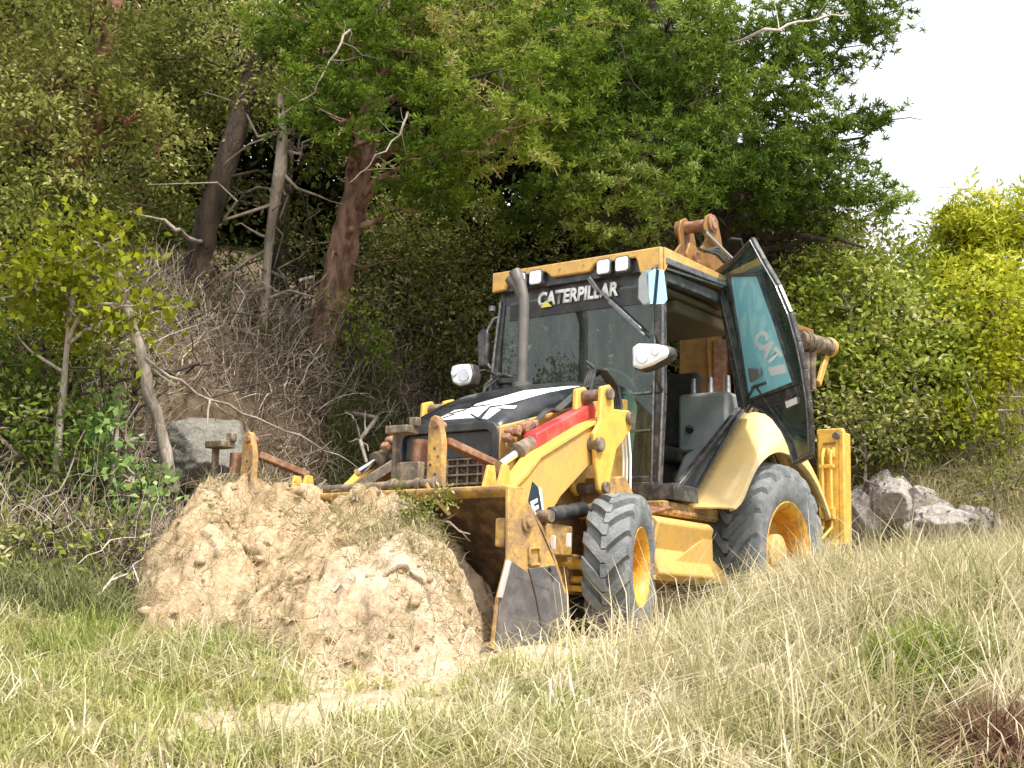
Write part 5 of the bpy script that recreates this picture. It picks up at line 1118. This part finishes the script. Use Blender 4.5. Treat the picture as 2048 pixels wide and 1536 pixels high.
def tree(name, lab, cat, trunk, rads, blobs, bk, leaf, lm, dens=24, n_per=40, sig=.115, ln=.085, wd=.042, seed=1, limbs=10, base=None, group=None, flat=.4, dead=0, shell=.5, stuff=False, needle=False):
    """trunk: world points. blobs: (centre, radii)."""
    r_ = np.random.default_rng(seed); trunk = [np.array(p, float) for p in trunk]
    b0 = trunk[0].copy()
    root = empty(name, tuple(b0), lab, cat, group)
    mb = MB()
    # densify trunk with slight wobble
    P = []; Rr = []
    for i in range(len(trunk)-1):
        for f in np.linspace(0, 1, 5)[:-1]:
            P.append(trunk[i]*(1-f)+trunk[i+1]*f+r_.normal(0, .06, 3)*rads[i]); Rr.append((rads[i]*(1-f)+rads[i+1]*f)*r_.uniform(.93, 1.07))
    P.append(trunk[-1]); Rr.append(rads[-1])
    P.insert(0, P[0]+np.array([0, 0, -.4])); Rr.insert(0, Rr[0]*1.7)
    P.insert(1, P[1]+np.array([0, 0, .0])-(P[2]-P[1])*.25); Rr.insert(1, Rr[1]*1.25)
    mb.tube(P, Rr, 14)
    mb.build('trunk', BK[bk], root, smooth=60)
    lb = MB(); PT = np.array(P); tips = []; TR[root.name] = (root, PT)
    for bi, (c, rad) in enumerate(blobs):
        c = np.array(c); rm = float(np.mean(rad))
        dd_ = np.linalg.norm(PT-c, axis=1)+.35*np.maximum(0, PT[:, 2]-c[2]+.2); j = int(np.argmin(dd_))
        if bi < limbs*3:
            path = noise_path(PT[j], c, 6, .05, r_, -.1); r0 = min(Rr[j]*.32, .015+.014*np.linalg.norm(PT[j]-c))
            lb.tube(path, np.linspace(max(r0, .014), .008, 6), 7)
        for q in range(4+int(3*rm)):
            e = c+r_.normal(0, 1, 3)*np.array(rad)*.55; lb.tube(noise_path(c*.9+PT[j]*.1, e, 4, .09, r_), [.012, .009, .006, .003], 4)
    for q in range(dead):
        j = r_.integers(2, len(PT)-1); e = PT[j]+r_.normal(0, 1, 3)*np.array([.6, .6, .35]); lb.tube(noise_path(PT[j], e, 5, .09, r_), [.018, .013, .009, .006, .003], 5)
    if lb.v: lb.build('branches', BK[bk], root, smooth=0)
    C0, N0 = blobs_to_clusters(blobs, dens, r_, shell)
    tc_ = np.clip(.42+2.2*fbm(C0[:, 0]*.9, C0[:, 1]*.9, C0[:, 2]*.9, seed=seed)+r_.normal(0, .15, len(C0)), .02, .93)
    if needle:                                                # sprays: strings of tufts along short drooping twigs
        k_ = 5; dr = r_.normal(size=(len(C0), 3)); dr[:, 2] = .25*dr[:, 2]-.12; dr /= np.linalg.norm(dr, axis=1)[:, None]
        f = np.linspace(-.5, .5, k_)[None, :, None]*r_.uniform(.25, .5, (len(C0), 1, 1)); C1 = (C0[:, None]+dr[:, None]*f+np.array([0, 0, -1.])*(f**2)*.8+r_.normal(0, .02, (len(C0), k_, 3))).reshape(-1, 3)
        V, Fc, ti = needles(C1, None, n_per, r_.uniform(.03, .07, len(C1)), ln, wd, np.repeat(tc_, k_), seed+1)
    else: V, Fc, ti = leaves(C0, N0, n_per, sig*r_.uniform(.7, 1.4, len(C0)), ln, wd, tc_, seed+1, flat)
    npmesh(leaf, V, Fc, LM[lm], ti, parent=root)
    return root
def bl(L_, k=1.0): return [(at(px, py, d), ((rx*.95, rx*.95, rz*k))) for px, py, d, rx, rz in L_]
def tp_(L_): return [at(*p) for p in L_]

def stand(L_, z0=0):
    p0 = hit(L_[0][0], L_[0][1], 8.5); d_ = float((p0-CAM)@VD)+.02; return [at(a[0], a[1], d_+a[2]-L_[0][2]) for a in L_]
# red barked pine behind the forks
tree('pine_tree', 'tall pine with peeling reddish trunk rising behind the pallet forks', 'pine tree',
     stand([(648, 705, 12.2), (658, 640, 12.2), (669, 571, 12.2), (686, 502, 12.2), (702, 430, 12.2), (738, 250, 12.4), (752, 120, 12.5), (762, -60, 12.6)]), [.165, .15, .145, .14, .13, .12, .11, .09],
     bl([(820, 90, 11.8, .75, .5), (960, 180, 11.5, .75, .42), (1080, 90, 12, .8, .5), (1000, 275, 11.2, .55, .28), (900, 300, 11.4, .6, .3), (640, 190, 11.4, .5, .3), (700, 225, 11.1, .38, .26), (880, 385, 11.6, .45, .28), (600, 40, 12, .7, .5), (800, 40, 12.2, .8, .5), (1100, 230, 12.0, .7, .4), (930, 30, 12.4, .8, .5)]),
     'red', 'crown', 'pine', dens=40, n_per=24, seed=3, dead=6, limbs=12, ln=.06, wd=.0125, needle=True, shell=.3)
# dark leaning trunk
tree('leaning_tree', 'dark leaning trunk left of the pines', 'tree',
     stand([(385, 600, 13.2), (395, 520, 13.2), (415, 440, 13.2), (452, 330, 13.3), (480, 240, 13.4), (505, 140, 13.6), (560, -40, 14)]), [.15, .13, .115, .10, .10, .09, .07],
     bl([(470, 90, 13, .7, .5), (330, 60, 13.4, .8, .55), (560, 120, 13.2, .6, .45), (520, 200, 12.9, .4, .28), (420, 190, 13.8, .6, .4), (250, 120, 13.6, .7, .5)]),
     'dark', 'crown', 'olive', dens=32, n_per=56, seed=5, dead=6, ln=.06, wd=.026)
# dead forked trunk
tree('dead_tree', 'grey forked trunk wrapped in old stems between the dark trunk and the red pine', 'tree',
     stand([(522, 665, 12.4), (530, 600, 12.4), (535, 520, 12.4), (545, 430, 12.4), (560, 340, 12.4), (565, 260, 12.5), (560, 190, 12.6)]), [.045, .04, .042, .045, .062, .045, .03],
     bl([(600, 300, 12.6, .4, .3), (470, 400, 13.0, .4, .3)]), 'grey', 'ivy', 'dim', dens=20, n_per=30, seed=6, dead=18)
tree('slim_tree', 'slim dark trunk directly behind the grey forked trunk', 'tree',
     stand([(556, 620, 12.9), (560, 500, 12.9), (566, 400, 12.9), (575, 280, 12.9), (600, 100, 13)]), [.09, .085, .08, .07, .05],
     bl([(650, 90, 13, .6, .45), (700, 330, 13.4, .4, .3)]), 'dark', 'crown', 'pine', dens=22, n_per=34, seed=7, dead=8)
# russet trunk far left
tree('russet_tree', 'dark russet tree with forking trunk at the upper left', 'tree',
     tp_([(60, 560, 12.2), (110, 400, 12.0), (165, 300, 11.9), (190, 220, 12.0), (205, 130, 12.1), (230, 20, 12.2), (250, -80, 12.4)]), [.16, .15, .12, .10, .09, .08, .06],
     bl([(60, 60, 11.6, .75, .5), (180, 40, 11.8, .7, .45), (40, 260, 11.4, .6, .4), (30, 420, 11.0, .55, .4), (120, 420, 11.2, .5, .35), (260, 240, 11.4, .4, .3), (90, 170, 11.6, .6, .4), (330, 290, 12.2, .4, .3), (200, 440, 11.6, .4, .28), (-60, 160, 11.6, .8, .7)]),
     'russet', 'crown', 'olive', dens=34, n_per=58, seed=9, dead=8, ln=.06, wd=.028)
# large overhanging tree behind and right of the cab
tree('spreading_pine', 'large spreading green tree overhanging the backhoe cab', 'tree',
     tp_([(1455, 640, 15.5), (1458, 520, 15.5), (1462, 450, 15.4), (1450, 360, 15.2), (1400, 240, 15), (1330, 100, 14.8), (1300, -80, 14.8)]), [.22, .20, .19, .17, .15, .13, .1],
     bl([(1180, 60, 13.6, .85, .5), (1330, 60, 13.8, .9, .5), (1480, 60, 14.2, .9, .5), (1640, 40, 14.6, .85, .42), (1740, 30, 14.8, .50, .3), (1230, 190, 13.4, .8, .45), (1400, 190, 13.8, .85, .45), (1560, 170, 14.2, .7, .4), (1680, 140, 14.6, .32, .2),
         (1170, 330, 13.2, .7, .4), (1320, 320, 13.2, .8, .42), (1460, 300, 13.8, .75, .42), (1600, 250, 14.2, .55, .3), (1700, 245, 14.6, .40, .2), (1780, 235, 14.7, .22, .13), (1580, 340, 14.2, .55, .36), (1230, 420, 13.1, .6, .3), (1360, 400, 13.0, .5, .26), (1500, 390, 14.0, .55, .3), (1690, 360, 14.4, .42, .28), (1680, 300, 14.9, .28, .16), (1640, 420, 14.8, .6, .35), (1770, 400, 14.8, .35, .22), (1080, 430, 13.6, .5, .3), (1100, 200, 13.4, .6, .4)]),
     'dark', 'crown', 'oak', dens=38, n_per=25, seed=12, limbs=30, dead=10, ln=.066, wd=.0135, needle=True, shell=.3)
# bare dark branches to the right of the trunk
r_ = np.random.default_rng(77)
mbx = MB()
for a_, b_, r0 in (((1465, 440, 15.2), (1530, 470, 15.0), .06), ((1530, 470, 15.0), (1620, 470, 14.6), .045), ((1500, 505, 15), (1620, 475, 14.7), .05), ((1620, 475, 14.7), (1730, 495, 14.4), .03), ((1510, 440, 15), (1545, 380, 15), .025), ((1545, 520, 15), (1700, 540, 14.5), .025), ((1530, 465, 15), (1560, 540, 15), .035)):
    mbx.tube(noise_path(at(*a_), at(*b_), 6, .04, r_), np.linspace(r0, r0*.5, 6), 7)
mbx.build('bare_branch', BK['dark'], bpy.data.objects['spreading_pine'])
# shrubs at the right
def shrub(px, py, d, rx, rz, lab, lm, seed, name='shrub', cat='shrub', extra=(), ln=.075, wd=.04, dens=30, n_per=38, bk='grey', shell=.4, flat=.5, sig=.12, group=None, fill=True):
    c = at(px, py, d); s0, t0 = to_st(c); x0_, y0_ = c[0], c[1]; g0 = float(ground(s0, t0)[0])
    base_ = np.array([x0_, y0_, min(g0, c[2]-.2)])
    bb = [(c, (rx, rx, rz))]
    if fill:
        hgt = c[2]-g0
        for q in range(1, 1+int(hgt/.45)): bb.append((c+np.array([rng.normal(0, .1), rng.normal(0, .1), -hgt*q/(1+int(hgt/.45))]), (rx*.85, rx*.85, .34)))
    for (ex, ey, ed, erx, erz) in extra: bb.append((at(ex, ey, ed), (erx, erx, erz)))
    return tree(name, lab, cat, [base_, base_*.5+np.array(c)*.5, c], [.035, .025, .012], bb, bk, 'foliage', lm, dens=dens, n_per=n_per, sig=sig, ln=ln, wd=wd, seed=seed, dead=5, shell=shell, flat=flat, group=group)
G1 = 'shrubs on the right bank'
shrub(1700, 620, 14.2, .75, .62, 'dense green shrub just right of the open cab door', 'fresh', 21, extra=[(1640, 720, 13.8, .5, .45), (1640, 560, 14.6, .5, .4)], group=G1)
shrub(1810, 600, 14.6, .75, .5, 'broad leaved shrub below the yellow treetop', 'fresh', 22, extra=[(1740, 500, 15, .55, .4), (1900, 700, 14.0, .5, .4)], group=G1)
shrub(1830, 740, 13.6, .7, .5, 'pale leaved shrub above the large grey boulder', 'fresh', 23, extra=[(1740, 800, 13.4, .5, .35), (1900, 800, 13.4, .45, .3)], fill=False, group=G1)
shrub(1985, 640, 14.0, .7, .75, 'yellowish green shrub at the right edge under the yellow tree', 'lime', 24, extra=[(2030, 800, 13.4, .5, .45), (1970, 760, 13.4, .4, .35)], group=G1)
shrub(1730, 900, 12.9, .45, .30, 'low olive bush right above the stabiliser top', 'olive', 25, extra=[(1800, 890, 12.8, .4, .25)], ln=.06, wd=.02, fill=False, group=G1)
shrub(1930, 900, 12.8, .5, .26, 'brownish low bush on the far right bank', 'olive', 26, extra=[(2020, 890, 12.6, .4, .3)], ln=.06, wd=.018, fill=False, group=G1)
shrub(1990, 985, 11.9, .36, .25, 'grey green bush at the right edge behind the dry grass', 'olive', 27, ln=.05, wd=.018, extra=[(2040, 960, 11.8, .3, .35)], fill=False, group=G1)
shrub(1690, 830, 13.2, .45, .3, 'mid green bush immediately above the stabiliser', 'olive', 28, extra=[(1760, 850, 13.2, .45, .28), (1840, 850, 13.1, .45, .3)], fill=False, group=G1)
shrub(1900, 860, 13.1, .5, .32, 'yellowish bush low on the bank above the half hidden boulder', 'yoak', 29, extra=[(1990, 850, 13.0, .5, .3)], fill=False, group=G1)
tree('yellow_tree', 'yellow green treetop against the sky at the far right', 'tree', tp_([(1990, 800, 21), (1985, 650, 21), (1980, 500, 21)]), [.18, .14, .08],
     bl([(1965, 450, 20.5, .62, .62), (1900, 470, 21, .42, .42), (2035, 440, 20.6, .5, .5), (1960, 500, 20.5, .8, .6), (1930, 590, 20, .8, .6), (2030, 620, 20, .8, .7), (1860, 560, 21, .6, .5)]), 'grey', 'crown', 'lime', dens=38, n_per=46, sig=.16, ln=.14, wd=.035, seed=30, dead=0)
# oak sapling and its pale broken stem on the left
shrub(150, 520, 9.3, .52, .28, 'bright yellow green oak sapling at the left above the bank', 'yoak', 31, name='oak_sapling', cat='sapling', fill=False, extra=[(60, 570, 9.2, .35, .26), (245, 610, 9.0, .26, .17), (215, 500, 9.5, .24, .16), (120, 610, 9.5, .36, .2), (270, 650, 9.4, .2, .13)], ln=.075, wd=.042, dens=36, n_per=26, flat=.35)
shrub(235, 850, 9.0, .17, .26, 'pale green leafy sapling standing before the rock face', 'sap', 32, name='oak_sapling', cat='sapling', extra=[(270, 950, 8.9, .22, .22), (300, 1010, 8.8, .2, .16), (205, 980, 9.0, .2, .25)], ln=.07, wd=.042, dens=46, n_per=22, flat=.5, sig=.09)
mb = MB(); r_ = np.random.default_rng(88)
mb.tube(np.concatenate([noise_path(at(233, 545, 9.3), at(275, 680, 9.3), 5, .02, r_), noise_path(at(275, 680, 9.3), at(320, 860, 9.25), 6, .02, r_)[1:], noise_path(at(320, 860, 9.25), at(345, 985, 9.2), 4, .02, r_)[1:]]), list(np.linspace(.036, .046, 13)), 10)
sn = mb.build('broken_stem', BK['grey'], None, smooth=60); tag(sn, 'grey snapped stem leaning in the left thicket behind the heap', 'dead stem')
mb = MB()
mb.tube(noise_path(at(290, 715, 9.25), at(420, 800, 9.5), 6, .03, r_), np.linspace(.012, .010, 6), 8).tube(noise_path(at(420, 800, 9.5), at(600, 870, 9.9), 7, .02, r_), np.linspace(.010, .006, 7), 8).tube(noise_path(at(420, 800, 9.5), at(408, 870, 9.3), 4, .05, r_), np.linspace(.010, .005, 4), 6).tube(noise_path(at(300, 735, 9.3), at(350, 770, 9.3), 4, .05, r_), np.linspace(.01, .005, 4), 6)
mb.tube(noise_path(at(600, 870, 9.9), at(720, 940, 10.1), 6, .03, r_), np.linspace(.007, .004, 6), 6)
tag(mb.build('fallen_branch', BK['grey'], None, smooth=60), 'long thin grey branch stretching across the bank from the snapped stem', 'fallen branch', 'fallen branches on the bank')
def branch(pts, r0, lab, bk='grey', subs=4, seed=1, of=None):
    q = np.random.default_rng(seed); mb = MB(); P = [(hit(p[0], p[1], 7.0)+np.array([0, 0, .05]) if 600 < p[1] < 960 and 330 < p[0] < 860 and not of else at(*p)) for p in pts]
    par = None
    if of:
        par, PT = TR[of]; ends = [np.linalg.norm(PT-e, axis=1).min() for e in (P[0], P[-1])]
        if ends[1] < ends[0]: P = P[::-1]
        k = int(np.argmin(np.linalg.norm(PT-P[0], axis=1))); P.insert(0, PT[k])
    path = [P[0]]
    for i in range(len(P)-1): path += list(noise_path(P[i], P[i+1], 5, .035, q)[1:])
    if of: r0 *= .6
    mb.tube(path, np.linspace(r0*(1.6 if of else 1), r0*.4, len(path)), 8)
    for k in range(subs):
        j = q.integers(2, len(path)-2); e = path[j]+q.normal(0, .16, 3); mb.tube(noise_path(path[j], e, 4, .08, q), np.linspace(r0*.45, r0*.15, 4), 5)
    o = mb.build('bare_bough' if of else 'fallen_branch', BK[bk], par, smooth=60)
    if not of: tag(o, lab, 'fallen branch', 'fallen branches on the bank')
branch([(690, 835, 10.4), (720, 960, 10.0)], .024, 'stout pale stick standing against the bank between the two forks', 'grey', 5, 2)
branch([(715, 825, 10.5), (800, 930, 10.1)], .020, 'slanting stick just right of the stout stick between the forks', 'grey', 4, 3)
branch([(560, 690, 11.5), (640, 740, 11.2), (780, 800, 11.0)], .018, 'grey branch lying below the red pine base', 'grey', 6, 4)
branch([(460, 665, 11.8), (600, 720, 11.4)], .020, 'bent grey branch lying left of the red pine base', 'grey', 5, 5)
branch([(600, 560, 11.7), (625, 640, 11.6), (665, 700, 11.5)], .014, 'thin pale stick crossing the red pine trunk', 'pale', 2, 6)
branch([(380, 625, 11.5), (405, 570, 11.5)], .014, 'short pale stick upright at the dark trunk base', 'pale', 0, 7)
branch([(330, 745, 10.0), (420, 740, 10.2)], .022, 'dark curved branch just above the long grey branch', 'dark', 2, 8)
branch([(130, 620, 9.7), (190, 665, 9.6)], .022, 'short grey bough under the yellow green sapling', 'grey', 2, 9, of='oak_sapling')
branch([(60, 1010, 8.6), (120, 980, 8.6), (170, 860, 8.8)], .010, 'thin forked stick low in the left thicket', 'grey', 5, 10)
branch([(180, 1200, 7.6), (265, 1130, 7.9), (300, 1240, 7.7)], .008, 'snapped reed leaning at the foot of the left thicket', 'pale', 5, 11)
branch([(195, 400, 11.5), (280, 430, 11.4), (330, 440, 11.3), (350, 460, 11.3)], .022, 'grey bough hanging left of the dark leaning trunk', 'grey', 2, 12, of='leaning_tree')
branch([(700, 60, 11.2), (660, 120, 11.1), (630, 185, 11.0), (570, 225, 11.0)], .014, 'thin bare bough hanging before the red pine crown', 'grey', 6, 13, of='pine_tree')
branch([(815, 225, 11.0), (800, 270, 10.9), (740, 330, 10.8), (700, 365, 10.8)], .013, 'thin forked bough hanging right of the red pine trunk', 'grey', 7, 14, of='pine_tree')
branch([(1000, 140, 11.0), (1010, 185, 10.9), (1000, 240, 10.9)], .014, 'thin bare bough high in the middle of the canopy', 'dark', 7, 15, of='pine_tree')
branch([(1530, 58, 13.2), (1620, 42, 13.3), (1700, 30, 13.6)], .020, 'sunlit bare bough at the top right of the canopy', 'pale', 2, 16, of='spreading_pine')
branch([(1240, 85, 12.6), (1270, 170, 12.6), (1305, 200, 12.6)], .012, 'thin bare bough in the canopy above the cab', 'dark', 6, 17, of='spreading_pine')
# torn leafy branch in front of the bucket
lb = empty('leafy_branch', tuple(at(800, 1010, 7.55)), 'torn leafy branch thrown on the heap against the bucket mouth', 'leafy branch')
mb = MB(); r_ = np.random.default_rng(5); mb.tube(noise_path(at(790, 1000, 7.6), at(940, 1068, 7.45), 7, .03, r_), np.linspace(.010, .004, 7), 6)
for k in range(6):
    p = at(820+20*k, 1015+9*k, 7.53); mb.tube(noise_path(p, p+r_.normal(0, .06, 3), 3, .06, r_), [.004, .003, .001], 4)
mb.build('stem', BK['grey'], lb)
C0 = np.array([at(800+r_.uniform(0, 110), 1000+r_.uniform(-25, 60), 7.5+r_.normal(0, .05)) for _ in range(34)]); N0 = r_.normal(size=(34, 3))+np.array([0, 0, 1]); N0 /= np.linalg.norm(N0, axis=1)[:, None]
V, Fc, ti = leaves(C0, N0, 14, .03, .03, .016, r_.uniform(.2, .8, 34), 6); npmesh('foliage', V, Fc, LM['olive'], ti, parent=lb)
# undergrowth on the bank
G2 = 'bushes under the trees'
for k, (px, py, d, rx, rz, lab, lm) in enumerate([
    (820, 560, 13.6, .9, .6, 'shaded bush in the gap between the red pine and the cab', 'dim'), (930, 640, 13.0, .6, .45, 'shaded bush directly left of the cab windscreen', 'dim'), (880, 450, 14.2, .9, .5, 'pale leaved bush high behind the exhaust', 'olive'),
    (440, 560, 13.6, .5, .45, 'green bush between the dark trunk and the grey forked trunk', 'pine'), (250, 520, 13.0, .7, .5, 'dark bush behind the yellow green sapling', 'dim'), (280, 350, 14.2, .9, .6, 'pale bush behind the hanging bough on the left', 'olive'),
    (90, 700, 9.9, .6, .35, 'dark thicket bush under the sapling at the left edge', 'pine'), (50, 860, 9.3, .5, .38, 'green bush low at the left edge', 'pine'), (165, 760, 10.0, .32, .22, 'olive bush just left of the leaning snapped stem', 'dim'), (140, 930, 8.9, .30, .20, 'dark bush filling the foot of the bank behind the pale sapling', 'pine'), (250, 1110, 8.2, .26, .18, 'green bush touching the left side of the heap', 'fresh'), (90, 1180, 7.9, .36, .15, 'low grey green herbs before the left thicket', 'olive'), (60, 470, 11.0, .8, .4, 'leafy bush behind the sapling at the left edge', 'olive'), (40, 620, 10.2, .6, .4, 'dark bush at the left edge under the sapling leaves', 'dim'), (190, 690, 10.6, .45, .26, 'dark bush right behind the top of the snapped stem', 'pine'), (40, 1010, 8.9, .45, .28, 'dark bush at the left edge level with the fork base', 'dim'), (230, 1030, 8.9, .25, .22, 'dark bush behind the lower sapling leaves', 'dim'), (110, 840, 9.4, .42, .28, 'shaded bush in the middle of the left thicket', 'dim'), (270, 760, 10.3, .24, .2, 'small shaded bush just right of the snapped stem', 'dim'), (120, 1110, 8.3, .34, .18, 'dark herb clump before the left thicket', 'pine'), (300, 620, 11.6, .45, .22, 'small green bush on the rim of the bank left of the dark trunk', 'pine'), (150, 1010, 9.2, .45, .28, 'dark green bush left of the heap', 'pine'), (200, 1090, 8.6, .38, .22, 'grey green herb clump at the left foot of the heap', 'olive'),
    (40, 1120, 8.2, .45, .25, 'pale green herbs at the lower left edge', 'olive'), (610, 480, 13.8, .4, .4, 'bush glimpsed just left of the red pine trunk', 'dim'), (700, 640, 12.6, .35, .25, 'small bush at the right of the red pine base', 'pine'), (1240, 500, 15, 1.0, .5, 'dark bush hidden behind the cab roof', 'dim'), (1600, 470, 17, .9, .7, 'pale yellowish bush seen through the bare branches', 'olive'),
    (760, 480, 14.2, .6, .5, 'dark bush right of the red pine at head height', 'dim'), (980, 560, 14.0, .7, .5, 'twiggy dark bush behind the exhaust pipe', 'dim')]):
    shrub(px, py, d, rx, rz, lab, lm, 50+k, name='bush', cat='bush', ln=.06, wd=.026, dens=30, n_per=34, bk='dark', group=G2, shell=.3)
# grass on the bank
def bank_grass(px0, px1, py0, py1, d, n, name, lab, cat, m_, L0, kind=None):
    P = np.stack([at(rng.uniform(px0, px1), rng.uniform(py0, py1), d+rng.uniform(-.9, .9)) for _ in range(n)]); s, t = to_st(P)
    return tag(blades(s, t, ground(s, t), L0*rng.uniform(.5, 1.2, n), .007, .9, np.clip(rng.normal(.5, .25, n), 0, 1), name, m_, 1.1), lab, cat, kind=kind)
bank_grass(660, 940, 690, 860, 12.0, 9000, 'bank_grass', 'long green grass hanging down the bank beside the right headlamp', 'long grass', GM['bank'], .38, 'stuff')
bank_grass(300, 640, 560, 720, 13.0, 4500, 'upper_bank_grass', 'thin dark grass among the trunks', 'grass', GM['bank'], .25, 'stuff')
n = 36000; s = rng.uniform(10.8, 15.5, n); t = rng.uniform(2.5, 8.5, n)
tag(blades(s, t, ground(s, t), .10+.22*rng.random(n), .008, .9, np.clip(rng.normal(.5, .2, n), 0, 1), 'bank_straw', GM['straw'], .9), 'dry grass on the right bank among the boulders', 'dry grass', kind='stuff')
# the wood behind, one dense mass
r_ = np.random.default_rng(101); bb = []
for k in range(150):
    px = r_.uniform(-120, 1560); py = r_.uniform(-80, 620); d = r_.uniform(16, 24)
    if px > 1350 and py < 330: continue
    bb.append((at(px, py, d), (r_.uniform(.8, 1.5),)*2+(r_.uniform(.6, 1.0),)))
for k in range(70):
    px = r_.uniform(1150, 2120); py = r_.uniform(520, 960) if px < 1650 else r_.uniform(760, 960); d = r_.uniform(16, 20); bb.append((at(px, py, d), (1.1, 1.1, .8)))
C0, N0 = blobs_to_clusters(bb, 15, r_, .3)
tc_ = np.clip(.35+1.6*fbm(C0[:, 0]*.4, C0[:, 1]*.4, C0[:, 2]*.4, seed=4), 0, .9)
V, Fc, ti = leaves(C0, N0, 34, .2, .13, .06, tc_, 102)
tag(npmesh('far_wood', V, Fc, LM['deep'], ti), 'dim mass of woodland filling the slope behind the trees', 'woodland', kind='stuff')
clean()
